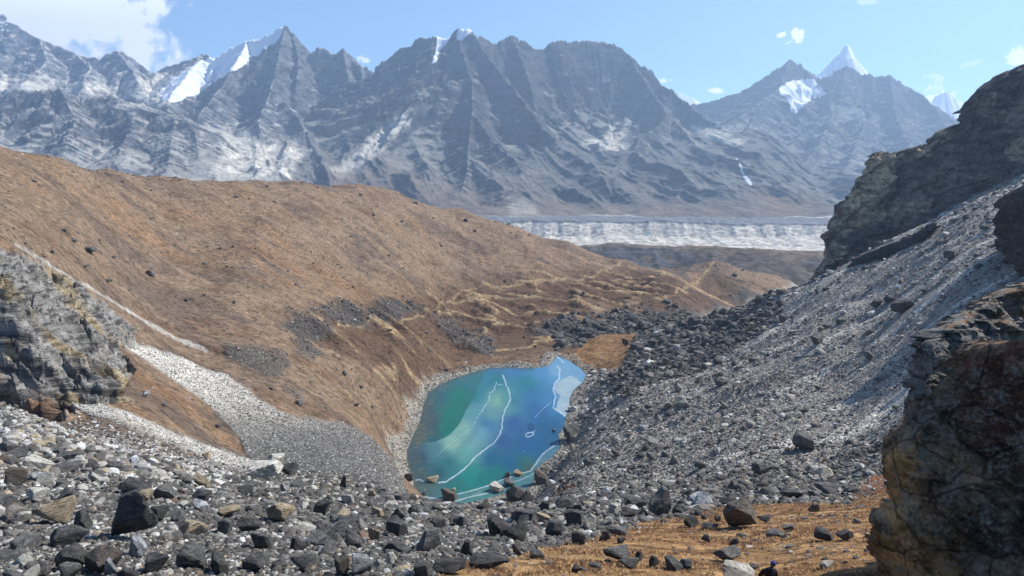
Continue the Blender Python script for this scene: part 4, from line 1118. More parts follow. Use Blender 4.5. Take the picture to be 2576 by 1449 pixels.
B(668,1209,80,44,'pale','large pale slab tipped towards the left near the top of the talus','block',rot=12,tilt=(0,-8),seed=2)
B(688,1172,60,34,'pale','pale round-topped boulder directly behind the large pale slab','round')
B(724,1200,50,34,'dark','dark boulder tucked against the right side of the large pale slab','block')
B(502,1228,42,32,'tan','buff angular boulder in the left talus, left of the large pale slab','block')
B(468,1222,32,26,'mid','grey block beside the buff angular boulder','wedge')
B(806,1300,48,40,'dark','nearly black rounded boulder right of the smooth tan oval one','round')
B(860,1236,30,40,'brown','upright brown boulder on the talus crest left of the lake','wedge')
B(518,1159,22,22,'tan','small upright buff stone on the upper talus crest','block')
B(392,1314,52,38,'dark','dark boulder with a reddish face right of the biggest charcoal boulder','block')
B(709,1240,28,26,'white','small white block below the large pale slab','wedge')
B(610,1250,46,24,'dark','low dark slab midway between the buff boulder and the small white block','rough')
B(620,1345,56,38,'dark','dark boulder below the smooth tan oval one','block')
B(560,1350,50,36,'mid','grey boulder left of the dark one below the long sandy slab','rough')
B(660,1385,64,40,'mid','grey boulder low in the talus straight below the smooth tan oval one','block')
B(750,1390,54,36,'dark','dark angular boulder right of the low grey one','wedge')
B(640,1440,70,44,'dark','dark broad boulder at the bottom edge, third of the way across','rough')
B(760,1440,66,42,'mid','grey boulder at the bottom edge left of the brown one beside the white boulder','block')
# --- foreground talus, centre
B(902,1452,60,66,'white','big bright white boulder with grey streaks at the bottom edge','rough',seed=2)
B(858,1456,46,54,'brown','dark brown boulder touching the left side of the big bright white one','block')
B(1077,1394,74,64,'mid','tall grey boulder with a shaded left face, near the bottom centre','wedge',seed=3)
B(1170,1406,52,52,'dark','dark boulder with a pointed top right of the tall grey one','wedge')
B(1066,1458,46,44,'mid','upright striped grey block at the bottom edge below the tall grey boulder','block')
B(1127,1446,86,28,'dark','long dark slab lying at the bottom edge right of the striped block','block')
B(1224,1434,106,28,'dark','long flat dark slab on the edge of the golden grass','rough')
B(1250,1354,72,50,'dark','large dark boulder in the middle of the central talus','rough')
B(1300,1368,74,44,'dark','dark block overlapping the right side of the large central boulder','block')
B(1372,1316,44,19,'tan','narrow cream slab lying in the central talus','block')
B(1440,1328,56,40,'dark','lumpy black boulder between the cream slab and the pale pair','rough')
B(1491,1336,54,36,'pale','larger of the two pale boulders at the edge of the golden grass','wedge')
B(1528,1329,38,28,'pale','smaller pale boulder touching the right of the larger pale one','wedge')
B(1546,1297,32,28,'pale','pale square block above the pair of pale boulders','block')
B(1368,1288,34,30,'dark','dark pointed boulder near the lake side of the central talus','wedge')
B(1420,1288,56,30,'dark','broad dark boulder right of the dark pointed one','round')
B(1456,1292,28,24,'dark','small black block between the broad dark boulder and the pale square block','block')
B(1672,1302,80,70,'mid','big grey boulder with a pointed peak where scree meets the golden grass','wedge',rot=0,seed=0)
B(1708,1300,36,34,'dark','dark boulder leaning on the right of the big peaked one','wedge')
B(1522,1364,32,30,'dark','dark leaning block at the grass edge below the pale pair','wedge')
B(1554,1350,52,22,'mid','long low grey boulder right of the dark leaning block','rough')
B(1562,1370,24,15,'dark','small dark stone on the grass below the long low grey boulder','block')
B(1302,1398,30,36,'mid','upright grey boulder right of the pointed dark one in the lower centre','block')
B(1350,1407,42,19,'mid','low grey rock on the edge of the grass at the lower centre','rough')
B(1400,1352,60,38,'dark','dark craggy boulder below the lumpy black one','rough')
B(1452,1372,46,30,'dark','dark boulder on the grass edge below the larger pale one','rough')
B(877,1274,36,30,'pale','cream boulder at the top of the talus near the lake\'s left corner','block')
B(932,1255,28,24,'tan','small brown-tan boulder beside the cream one near the lake corner','wedge')
B(950,1303,38,22,'tan','tan low boulder below the small brown-tan one','block')
B(1002,1313,44,32,'mid','grey boulder with sunlit right face below the lake\'s left corner','wedge')
B(1000,1353,54,44,'dark','dark chunky boulder below the grey sunlit one','block')
B(945,1363,38,34,'tan','buff boulder left of the dark chunky one','block')
B(1240,1308,26,22,'white','small whitish block in the central talus below the lake','round')
B(1104,1336,40,30,'dark','dark boulder left of the small whitish block','block')
B(1218,1286,40,24,'dark','dark flat-topped boulder at the talus rim below the lake','block')
B(1040,1296,34,24,'dark','dark boulder at the talus rim below the two rocks in the ice','rough')
B(1160,1330,40,30,'mid','grey boulder between the dark ones in the upper central talus','rough')
# --- golden grass
B(1876,1332,112,78,'brown','largest boulder on the golden grass, brown front face under a pale layered top','wedge',rot=-6,seed=4)
B(1926,1317,36,20,'mid','small grey boulder against the right end of the largest grass boulder','block')
B(1838,1419,82,36,'mid','grey wedge shaped boulder on the grass in front, left of the person','block',seed=1)
B(2075,1362,50,32,'dark','dark rounded boulder on the grass, left one of the pair near the rock wall','rough')
B(2131,1362,44,26,'mid','grey rounded boulder on the grass, right one of the pair near the rock wall','round')
B(1987,1338,32,14,'mid','small flat stone on the grass right of the largest grass boulder','block')
B(1952,1353,46,15,'mid','low wide rock half sunk in the grass below the largest grass boulder','rough')
B(1775,1365,36,19,'mid','blue-grey pointed rock on the grass midway down','wedge')
B(1737,1328,46,22,'dark','dark craggy rock near the upper edge of the grass','rough')
B(1788,1333,40,14,'mid','flat grey slab right of the dark craggy rock','block')
B(1773,1309,18,17,'dark','small dark pyramid stone at the upper edge of the grass','wedge')
B(1806,1315,19,18,'dark','small dark upright stone left of the largest grass boulder','block')
B(1850,1373,30,17,'mid','small tilted rock on the grass above the wedge shaped boulder','wedge')
B(1856,1466,102,30,'pale','pale grey mottled rock cut by the bottom edge beside the person','rough')
B(1730,1434,46,24,'mid','grey rough rock near the bottom edge left of the wedge shaped boulder','rough')
B(1900,1434,28,12,'mid','small grey stone on the grass just left of the person\'s head','block')
B(2082,1430,36,14,'pale','small pale mottled stone on the grass near the bottom right','rough')
B(1558,1418,88,36,'mid','broad flat grey outcrop in the middle of the golden grass','block',seed=3)
B(1586,1432,56,19,'mid','low grey slab in front of the broad flat grey outcrop','block')
B(1612,1412,34,22,'dark','dark split block at the right end of the broad flat outcrop','wedge')
B(1650,1429,40,26,'dark','dark angular boulder on the grass, left one of a short row','wedge')
B(1695,1436,56,24,'mid','low grey boulder on the grass, middle one of a short row','rough')
B(1452,1443,40,20,'dark','dark boulder on the grass near the bottom, left of the flat outcrop','wedge')
B(1498,1434,34,14,'mid','low grey rock between the dark boulder and the flat outcrop on the grass','rough')
# --- lake
B(1132,1264,47,30,'brown','largest boulder standing in the lake ice, dark sides and pale flat top','block',Yr=SH,seed=0,rot=10)
B(1141,1240,15,10,'tan','small reddish stone behind the largest boulder in the ice','block',Yr=SH)
B(1088,1217,33,16,'tan','flat tan boulder frozen in the lake at the end of the long white crack','block',Yr=SH)
B(1065,1246,14,12,'white','small white pointed stone in the lake\'s lower left corner','wedge',Yr=SH)
B(1276,1205,20,17,'mid','grey peaked stone in the ice, topmost of three near the lower shore','wedge',Yr=SH)
B(1279,1225,30,20,'mid','grey boulder in the ice, middle of three near the lower shore','block',Yr=SH)
B(1252,1240,38,18,'pale','flat white topped boulder in the ice, lowest of three near the lower shore','block',Yr=SH)
B(1305,1198,24,11,'tan','flat reddish stone in the ice right of the grey peaked stone','block',Yr=SH)
B(1362,1221,42,40,'brown','big brownish boulder on the lower right shore of the lake','wedge',Yr=SH)
B(1394,1087,10,8,'tan','tiny tan stone in the ice off the right shore','round',Yr=SH)
B(1436,1110,52,40,'mid','broad grey boulder on the right shore above the scree foot','rough',Yr=SH)
B(1302,1262,60,34,'dark','dark long boulder at the near shore below the three stones in the ice','rough',Yr=(190,330))
B(1330,1268,40,30,'dark','dark block leaning on the long boulder at the near shore','wedge',Yr=(190,330))
B(1029,1213,26,22,'dark','dark rock on the left lake shore beside the talus','block',Yr=SH)
B(1121,935,13,8,'dark','dark stone on the pale beach at the far left shore','round',Yr=(300,450))
B(1494,942,20,7,'pale','flat pale slab on the far right shore of the lake','block',Yr=(250,450))
B(1640,1158,30,20,'mid','grey boulder low on the scree above the lower lake shore','block',Yr=(110,300))
# --- scree slope
B(2028,1133,64,48,'mid','large cracked grey boulder in the middle of the scree','rough',Yr=(90,300))
B(2078,1212,44,36,'pale','pale rounded boulder low on the scree near the rock wall','round',Yr=(75,300))
B(1916,1194,54,32,'dark','dark boulder with shadow low on the scree','rough',Yr=(75,300))
B(2090,1250,74,30,'mid','long grey block at the foot of the scree near the rock wall','block',Yr=(60,200))
B(1833,1274,48,20,'dark','dark flat boulder at the foot of the scree','block',Yr=(50,200))
B(2048,1292,34,22,'mid','grey stone where the scree ends above the grass','wedge',Yr=(45,200))
B(1995,1255,60,24,'dark','dark slab at the scree foot left of the long grey block','rough',Yr=(50,200))
B(2207,776,30,20,'dark','dark boulder high on the scree, left of the dark craggy lump','round',Yr=(120,400))
B(2275,786,58,38,'dark','dark craggy lump high on the scree','rough',Yr=(120,400))
B(2536,496,17,9,'white','bright white stone at the very top of the scree','round',Yr=(150,500))
B(2123,792,20,11,'white','bright white stone in the upper middle of the scree','round',Yr=(120,400))
B(2395,655,30,22,'mid','grey boulder near the top of the scree','block',Yr=(120,400))
B(2320,880,26,16,'mid','grey boulder just left of the rock wall on the scree','block',Yr=(100,400))
B(2190,905,34,20,'mid','grey boulder in the upper scree above the cracked one','rough',Yr=(100,400))
B(2057,868,34,20,'mid','flat grey boulder in the left part of the upper scree','block',Yr=(100,400))
B(1990,1010,30,18,'pale','pale boulder at mid height of the scree','block',Yr=(100,400))
B(1890,1075,28,18,'pale','pale block in the lower left scree','wedge',Yr=(100,400))
B(1760,1180,34,24,'mid','grey boulder in the lower left scree near the shore','rough',Yr=(90,300))
B(1812,975,28,18,'mid','grey boulder where the scree meets the dark block field','block',Yr=(100,420))
# --- dark block field beyond the lake
BF = (250, 470)
B(1618,829,30,22,'dark','dark pyramid shaped boulder at the left of the far block field','wedge',Yr=BF)
B(1683,833,22,12,'mid','flat topped grey boulder right of the dark pyramid in the block field','block',Yr=BF)
B(1717,828,34,26,'dark','dark sloping boulder in the middle of the block field','wedge',Yr=BF)
B(1747,820,34,25,'dark','rough dark boulder right of the dark sloping one','rough',Yr=BF)
B(1822,825,40,26,'dark','broad dark boulder near the right end of the block field','rough',Yr=BF)
B(1889,832,18,22,'tan','tan upright boulder at the right end of the block field','wedge',Yr=BF)
B(1719,855,20,19,'mid','light grey block below the dark sloping boulder','block',Yr=BF)
B(1576,870,22,17,'dark','dark boulder beside the grassy knoll','block',Yr=BF)
B(1645,875,26,18,'dark','dark boulder in the lower block field below the pyramid','block',Yr=BF)
B(1780,868,26,18,'mid','grey boulder in the lower block field towards the scree','wedge',Yr=BF)
B(1860,862,24,16,'dark','dark boulder below the tan upright one','block',Yr=BF)
B(2012,708,26,20,'tan','tan block perched on the skyline where scree meets the cliff foot','block',Yr=(330,520))
# --- brown hillside
B(222,634,44,24,'dark','largest dark rock on the upper left hillside','rough',Yr=HL)
B(184,609,26,14,'dark','dark rock just up the slope from the largest hillside rock','rough',Yr=HL)
B(160,584,18,11,'dark','small dark rock highest of three in a line on the left hillside','block',Yr=HL)
B(376,695,32,21,'mid','grey boulder alone on the hillside above the left rock face','block',Yr=HL)
B(270,712,22,14,'dark','dark rock on the hillside above the pale gully','block',Yr=HL)
B(285,651,12,10,'mid','small grey rock right of the largest hillside rock','block',Yr=HL)
B(212,673,20,10,'dark','flat dark rock below the largest hillside rock','block',Yr=HL)
B(130,638,18,14,'mid','grey rock on the hillside near the top of the pale gully','wedge',Yr=HL)
B(468,761,17,14,'mid','grey pointed rock on the middle hillside','wedge',Yr=HL)
B(325,734,16,12,'mid','grey rock downhill of the dark rock above the pale gully','wedge',Yr=HL)
B(514,668,14,10,'dark','dark rock in the centre of the hillside','block',Yr=HL)
B(593,499,19,13,'dark','dark leaning rock high on the hillside under the ridge','wedge',Yr=HL)
B(588,765,13,9,'mid','small grey rock right of the grey pointed one on the hillside','block',Yr=HL)
B(744,720,10,9,'mid','small grey rock beside the dark vegetation streak','block',Yr=HL)
B(188,731,24,20,'dark','dark rounded rock on top of the left rock face','round',Yr=HL)
B(866,943,17,18,'dark','dark round rock alone on the slope left of the lake','round',Yr=HL)
B(895,1025,18,15,'mid','grey rock on the orange slope nearest the lake\'s left shore','rough',Yr=HL)
B(908,981,17,14,'mid','grey rock between the dark round one and the lake','block',Yr=HL)
B(935,1028,17,9,'mid','flat grey rock near the left shore beach','block',Yr=HL)
B(1045,513,17,9,'dark','dark rock sitting on the ridge skyline','block',Yr=HL)
B(1173,559,16,12,'dark','dark rock just below the ridge at the right part of the hillside','block',Yr=HL)
B(1195,587,11,8,'mid','small grey rock below the dark one under the ridge','block',Yr=HL)
B(1106,823,10,9,'tan','tan rounded rock on the valley floor','round',Yr=HL)
B(1073,842,13,8,'mid','pale grey rock on the valley floor left of the hummocks','block',Yr=HL)
B(980,834,13,8,'dark','dark rock below the stone patch on the valley side','round',Yr=HL)
B(223,416,28,10,'dark','long dark rock on the skyline at the left','round',Yr=HL)
B(547,1077,19,9,'mid','flat grey stone on the orange strip between the two chutes','block',Yr=(140,400))
B(682,983,14,11,'dark','dark rock above the wide chute','round',Yr=HL)
B(752,1019,32,20,'dark','dark broken rock above the lower end of the wide chute','rough',Yr=HL)
B(411,1023,16,9,'mid','grey stone on the orange strip near the rock face','block',Yr=(140,400))
B(365,998,20,15,'white','white stone at the foot of the left rock face','wedge',Yr=(140,400))
B(690,510,12,8,'dark','small dark rock below the ridge bump','block',Yr=HL)
B(85,460,14,9,'dark','dark rock high on the far left hillside','block',Yr=HL)
B(1110,622,12,8,'dark','small dark rock in the brown streak under the ridge','block',Yr=HL)
B(1010,560,13,8,'dark','dark rock in the upper right hillside','block',Yr=HL)
B(1850,697,14,8,'dark','dark rock on the flank of the hut hill','block',Yr=(600,900))
NNAMED = len(NAMED_RECT)
# --- the remaining large stones of the rubble, up to 300 objects in all
BIG.sort(key=lambda b: -b[0])
keep_, rest_ = [], []
for b in BIG:
    q, x, y, z, s, key, zone = b
    px, py = proj(x, y, z); w = q * 2.516 / 2
    hit = any(px + w * .6 > r[0] and px - w * .6 < r[2] and py > r[1] - 4 and py - w < r[3] + 4 for r in NAMED_RECT)
    if hit or px > 2200 and py > 850 or px < -20: continue
    (keep_ if len(keep_) < 298 - NNAMED and zone in ('talus', 'scree', 'blocks') else rest_).append(b)
WORD = {'dark': 'dark grey', 'mid': 'grey', 'pale': 'pale', 'tan': 'tan', 'white': 'white', 'brown': 'brown'}
PLACE = {'talus': ('boulder of the foreground talus', 'medium boulders of the foreground talus'), 'scree': ('boulder among the finer stones of the scree slope', 'medium boulders on the scree slope'),
         'blocks': ('boulder of the block field beyond the lake', 'medium boulders of the far block field')}
for i, (q, x, y, z, s, key, zone) in enumerate(keep_):
    r = random.Random(i)
    me = RM[r.choice(['block', 'block', 'rough', 'wedge'])][r.randrange(5)]
    o = bpy.data.objects.new('boulder', me); C.objects.link(o)
    o.material_slots[0].link = 'OBJECT'; o.material_slots[0].material = M[key]
    o.scale = (s * .5 * r.uniform(.9, 1.25), s * .5 * r.uniform(.65, 1), s * .5 * r.uniform(.45, .8))
    o.location = (x, y, z + s * .16); o.rotation_euler = (r.gauss(0, .2), r.gauss(0, .2), r.uniform(0, 6.28))
    ppx, ppy = proj(x, y, z)
    sidew = 'left' if ppx < 860 else ('middle' if ppx < 1500 else 'right')
    if zone == 'talus':
        lb = f'medium {WORD[key]} angular boulder among many alike in the {sidew} part of the foreground talus'; gp = f'medium {WORD[key]} boulders in the {sidew} part of the talus'
    else:
        lb = f'medium {WORD[key]} {PLACE[zone][0]}'; gp = f'{WORD[key]} {PLACE[zone][1]}'
    props(o, lb, 'boulder', gp)
if rest_:
    col = np.array([srgb(*PAL[b[5]]) for b in rest_])
    bake_multi('talus_rubble', np.array([(b[1], b[2], b[3] + b[4] * .12) for b in rest_]), np.array([b[4] for b in rest_]), col,
               np.full(len(rest_), 2), np.random.default_rng(3), 'further broken stones of the foreground rubble')
LOG = f'named {NNAMED} big {len(BIG)} kept {len(keep_)} rest {len(rest_)} minq {keep_[-1][0] if keep_ else 0:.1f}'
print(LOG)

def tufts():
    rng = np.random.default_rng(21); n = 42000
    x, Y, z, m = sample(n, -.12, .66, 20, 95, rng)
    cl = sst(-.25, .3, fbm2(x / 2.6, Y / 2.2, 4, 741) + .16 * sst(38, 60, Y))
    k = rng.random(n) < np.maximum(m['grass'], m['g2']) * (.12 + .88 * cl)
    x, Y, z, cl = x[k], Y[k], z[k], cl[k]; n = len(x); nb = 9
    s = rng.uniform(.07, .17, n) * (1 + .5 * cl)
    a = rng.uniform(0, 6.283, (n, nb)); r0 = rng.uniform(0, .6, (n, nb)); L = rng.uniform(.6, 1.2, (n, nb))
    bx = x[:, None] + np.cos(a) * r0 * s[:, None] * 1.6; by = Y[:, None] + np.sin(a) * r0 * s[:, None] * 1.6; bz = np.broadcast_to(z[:, None] - .02, bx.shape)
    w = s[:, None] * .22; h = s[:, None] * L * .45
    tx = bx + np.cos(a) * s[:, None] * .55 * L; ty = by + np.sin(a) * s[:, None] * .55 * L
    V = np.stack([np.stack([bx - np.sin(a) * w, by + np.cos(a) * w, bz], -1), np.stack([bx + np.sin(a) * w, by - np.cos(a) * w, bz], -1), np.stack([tx, ty, bz + h], -1)], 2).reshape(-1, 3)
    F = np.arange(len(V)).reshape(-1, 3)
    base = lerp(np.tile(srgb(184, 150, 106), (n, 1)), srgb(118, 84, 62), np.clip(cl * rng.random(n) * 1.4, 0, 1)) * rng.uniform(.75, 1.2, n)[:, None]
    o = mesh_np('grass_tufts', V, F, M['stones'], False, np.repeat(base, nb * 3, 0))
    props(o, 'dry golden and reddish grass tufts covering the slope at the bottom right', kind='stuff')
tufts()
# ================================================================ CLIFFS AND THE NEAR ROCK WALL
def resample(pts, n, axis):
    pts = np.array(pts, float); t = np.linspace(pts[0, axis], pts[-1, axis], n)
    return t, np.interp(t, pts[:, axis], pts[:, 1 - axis])
def build_cliff(name, label, top, bot, Yfun, nx, ny, R, thick, disp, colf, mat, kind='structure', cat=None, seed=0):
    """a rock body whose crest and foot run along two outlines (photo x increasing); front face, back face and closed crest"""
    X, T = resample(top, nx, 0); _, Bt = X, np.interp(X, *np.array(bot, float).T)
    s = np.linspace(0, 1, ny) ** 1.0
    PX = np.repeat(X[:, None], ny, 1); PY = T[:, None] + (Bt - T)[:, None] * s[None]
    Y = Yfun(PX, PY)
    roll = R * (1 - np.sqrt(np.clip(1 - (1 - np.clip((PY - T[:, None]) / (R * 1.2 * FP / Y), 0, 1)) ** 2, 0, 1)))
    front = P(PX, PY, Y + roll)
    back = front * (1 + (thick / Y * (.15 + s[None] ** .5))[..., None]); back[..., 0] += np.clip(s[None] * 4, 0, 1) * 1.0
    back[:, 0] = front[:, 0]
    out = []
    for G in (front, back):
        out.append(G + disp(G))
    out[1][:, 0] = out[0][:, 0]
    V = np.concatenate([out[0].reshape(-1, 3), out[1].reshape(-1, 3)])
    Fq = grid_faces(nx, ny); n = nx * ny
    F = np.concatenate([Fq, Fq[:, ::-1] + n])
    side = []
    for i in (0, nx - 1):
        a = i * ny + np.arange(ny - 1); q = np.stack([a, a + 1, a + 1 + n, a + n], 1); side.append(q if i else q[:, ::-1])
    F = np.concatenate([F] + side)
    c = colf(PX, PY, out[0]); c = np.concatenate([c.reshape(-1, 3)] * 2)
    o = mesh_np(name, V, F, mat, True, c)
    props(o, label, cat, None, kind)
    return o
def strata(G, amp, sc, seed, dip=(.25, .15, 1.0)):
    x, y, z = G[..., 0], G[..., 1], G[..., 2]
    n = fbm3(G / (sc * 3), 4, seed)
    v = (x * dip[0] + y * dip[1] + z * dip[2]) / sc + n * 1.6
    st = np.floor(v) + sst(.35, .95, v - np.floor(v)) - v
    bl = vn3(np.floor(v) * 1.7, np.floor((x * .9 + n * sc * 2) / (sc * 2.2)) * 2.1, np.floor((y + n * sc) / (sc * 2.2)) * 1.3, seed + 3)
    r = rid3(G / (sc * 1.4), 4, seed + 5)
    d = facet3(G, sc * 2.6, seed + 11, .5) * .45 + facet3(G, sc * .9, seed + 12, .6) * .7 + st * amp * .5 + bl * amp * .45 + (r - .5) * amp * .8 + n * amp * 1.2
    return np.stack([d * .35, -d, d * .3 + fbm3(G / (sc * .5), 3, seed + 8) * amp * .3], -1)
def rid3(p, oct, seed):
    s = 0; a = 1; t = 0; p = np.array(p)
    for i in range(oct):
        s = s + a * (1 - np.abs(vn3(p[..., 0], p[..., 1], p[..., 2], seed + i * 5)) * 1.6); t += a; a *= .55; p = p * 2.07 + 1.3
    return s / t
def mat_cliff(name, sc, lich, lc, bd):
    s = NT(name); p = s.pos(); col = s.attr('Col')
    q = s.mapping(p, (.45, .45, 1.6), (math.radians(12), math.radians(14), 0))
    w = s.noise(q, sc, 8, .72, .5); n = s.noise(p, sc * 2.2, 7, .72); f = s.noise(p, sc * 11, 5, .75)
    c = s.mul(s.mul(col, s.rng(w, .38, .60, .4, 1.6)), s.rng(n, .34, .66, .5, 1.55))
    sp = s.rng(s.math('ADD', s.math('MULTIPLY', f, .42), s.math('MULTIPLY', n, .58)), .50, .58)
    c = s.mix(s.math('MULTIPLY', sp, lich), c, (*lc, 1))
    c = s.mul(c, s.rng(f, .35, .65, .5, 1.55))
    ck = s.rng(s.vor(s.mapping(s.n('ShaderNodeVectorMath', {0: p, 1: s.n('ShaderNodeVectorMath', {0: s.n('ShaderNodeTexNoise', {'Vector': p, 'Scale': sc * 1.5}).outputs['Color'], 1: (.8 / sc / 2,) * 3}, operation='MULTIPLY').outputs[0]}, operation='ADD').outputs[0], (1, 1, 1.7), (.2, .35, 0)), sc * .8, 'DISTANCE_TO_EDGE'), 0, .035, 0, 1)
    c = s.mul(c, s.rng(ck, 0, 1, .35, 1))
    b = s.bump(w, 1.0, bd); b = s.bump(ck, .8, bd * .3, b); b = s.bump(n, .9, bd * .5, b); b = s.bump(f, .7, bd * .12, b)
    return s.bsdf(c, .9, b, .2)
M['cliff'] = mat_cliff('cliff_rock', .22, .22, (.20, .19, .17), 3.2)
M['wall'] = mat_cliff('lichen_rock', 1.1, .85, (.26, .235, .19), .45)

def cl_col(px, py, G):
    one = np.ones(px.shape); n = fbm3(G / 14, 4, 801); n2 = fbm3(G / 5, 3, 803)
    c = lerp(srgb(92, 88, 86)[None] * one[..., None], srgb(130, 120, 108), sst(-.2, .4, n))
    e = n * 26 + n2 * 12
    for q, a in (([(2180,395),(2260,395),(2270,440),(2240,470),(2215,500),(2160,520),(2150,490),(2170,450)], .9), ([(2130,500),(2190,500),(2210,540),(2170,575),(2120,590),(2100,560)], .75), ([(2300,372),(2350,365),(2355,395),(2320,410)], .85),
                 ([(2370,325),(2410,322),(2405,350),(2370,370)], .8), ([(2085,620),(2110,610),(2120,650),(2085,680)], .6), ([(2530,350),(2600,350),(2600,400),(2540,400)], .6), ([(2250,520),(2330,500),(2330,530),(2260,550)], .4), ([(2440,250),(2520,230),(2540,300),(2460,320)], .35)):
        c = lerp(c, srgb(206, 186, 150), smask(px, py, q, 9, e) * a)
    return c * (1 + .2 * n2[..., None])
TOPC = [(2064,700),(2068,688),(2073,660),(2084,642),(2089,606),(2088,585),(2099,545),(2122,508),(2140,500),(2160,482),(2171,455),(2184,425),(2193,398),(2202,385),(2220,379),(2260,381),(2285,377),(2302,370),(2330,366),(2348,367),(2353,346),(2370,326),(2392,317),(2404,327),(2412,322),(2424,298),(2432,270),(2442,255),(2455,240),(2468,228),(2480,214),(2493,200),(2508,190),(2530,182),(2550,172),(2576,163),(2640,138),(2700,110),(2900,40)]
BOTC = [(2064,712),(2100,730),(2200,690),(2350,610),(2576,500),(2900,370)]
def baseY(px): return 402 - (px - 2070) * .135
build_cliff('cliff', 'dark craggy cliff rising above the scree to the right skyline', TOPC, BOTC,
            lambda px, py: baseY(px) + np.clip(np.interp(px, *np.array(BOTC, float).T) - py, 0, None) * .17 + 6, 620, 330, 7, 70,
            lambda G: strata(G, 4.2, 7.0, 811), cl_col, M['cliff'])
# long smooth dark slab at the cliff foot
build_cliff('rock_slab', 'long smooth dark rock slab along the foot of the cliff', [(2120,672),(2150,650),(2200,628),(2260,606),(2320,578),(2350,560)], [(2120,700),(2150,708),(2200,690),(2260,662),(2320,625),(2350,598)],
            lambda px, py: 350 - (px - 2120) * .16, 160, 50, 3, 18, lambda G: strata(G, .9, 5.0, 821), lambda a, b, G: np.tile(srgb(62, 61, 64), a.shape + (1,)), M['cliff'])
build_cliff('rock_outcrop', 'dark rock outcrop cut by the right edge above the scree', [(2528,560),(2540,515),(2556,490),(2576,470),(2640,430),(2800,380)], [(2528,600),(2545,650),(2576,700),(2640,740),(2700,760),(2800,780)],
            lambda px, py: 190 - (px - 2530) * .12 + (700 - py) * .03, 110, 110, 6, 30, lambda G: strata(G, 1.6, 4.0, 831), lambda a, b, G: np.tile(srgb(82, 72, 62), a.shape + (1,)) * (1 + .4 * fbm3(G / 3, 3, 833)[..., None]), M['cliff'])

def build_wall(name, label, left, Y0f, R, thick, disp, colf, nv, ns, xr=2950, cat='rock'):
    """rock body whose left outline is given per photo row; the face turns away round its left and top edge"""
    V_, Lx = resample(left, nv, 1)
    s = np.concatenate([[0], np.geomspace(.004, 1, ns - 1)])
    PX = Lx[:, None] + (xr - Lx)[:, None] * s[None]; PY = np.repeat(V_[:, None], ns, 1)
    e = np.minimum((PX - Lx[:, None]), (PY - np.interp(PX, *TOPW[name])) if name in TOPW else 1e9)
    e = np.clip(e, 0, None)
    Y = Y0f(PX, PY); rp = R * FP / Y
    t = np.clip(e / (rp * .55), 0, 1)
    fr = P(PX, PY, Y + R * (1 - np.sqrt(1 - (1 - t) ** 2)))
    bk = fr * (1 + (thick / Y * np.sqrt(s)[None])[..., None]); bk[..., 0] += np.sqrt(s)[None] * .25
    A, Bk = fr + disp(fr), bk + disp(bk); Bk[:, 0] = A[:, 0]; Bk[0] = A[0] if False else Bk[0]
    V = np.concatenate([A.reshape(-1, 3), Bk.reshape(-1, 3)]); Fq = grid_faces(nv, ns); n = nv * ns
    F = [Fq[:, ::-1], Fq + n]
    for i in (0, nv - 1):
        a = i * ns + np.arange(ns - 1); q = np.stack([a, a + 1, a + 1 + n, a + n], 1); F.append(q if i == 0 else q[:, ::-1])
    c = colf(PX, PY, A); c = np.concatenate([c.reshape(-1, 3)] * 2)
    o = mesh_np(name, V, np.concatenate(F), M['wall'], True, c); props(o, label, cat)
    return o
TOPW = {}
def wall_disp(amp, sc, seed, stra=0.0):
    def f(G):
        n = fbm3(G / sc, 5, seed); r = rid3(G / (sc * .7), 5, seed + 4)
        v = (G[..., 0] * .5 + G[..., 2] * 1.0 - G[..., 1] * .2) / .42 + n * 1.2
        st = np.floor(v) + sst(.3, .95, v - np.floor(v)) - v
        d = n * amp * 1.0 + (r - .5) * amp * .5 + st * stra + facet3(G, sc * .95, seed + 20, .5) * .34 + facet3(G, sc * .33, seed + 21, .6) * .4 + facet3(G * (1, 1, 1.6), sc * .12, seed + 22, .6) * .4
        return np.stack([d * .5, -d, d * .25], -1)
    return f
def wall_col(px, py, G):
    one = np.ones(px.shape); n = fbm3(G / .8, 5, 851); n2 = fbm3(G / .22, 4, 853)
    c = lerp(srgb(146, 116, 90)[None] * one[..., None], srgb(176, 150, 120), sst(-.15, .35, n))
    e = n * 40 + n2 * 16
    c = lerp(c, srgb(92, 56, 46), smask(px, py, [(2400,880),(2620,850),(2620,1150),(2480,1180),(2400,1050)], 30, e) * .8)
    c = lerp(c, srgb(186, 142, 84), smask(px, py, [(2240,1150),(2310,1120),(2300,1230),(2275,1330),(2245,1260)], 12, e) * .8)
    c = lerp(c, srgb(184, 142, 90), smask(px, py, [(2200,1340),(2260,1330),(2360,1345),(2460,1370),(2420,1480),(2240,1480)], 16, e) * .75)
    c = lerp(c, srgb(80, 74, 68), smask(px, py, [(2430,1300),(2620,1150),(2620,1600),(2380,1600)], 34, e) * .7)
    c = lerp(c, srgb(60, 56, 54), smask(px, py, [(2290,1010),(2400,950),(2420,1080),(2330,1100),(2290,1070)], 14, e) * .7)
    return c * (1 + .55 * n2[..., None])
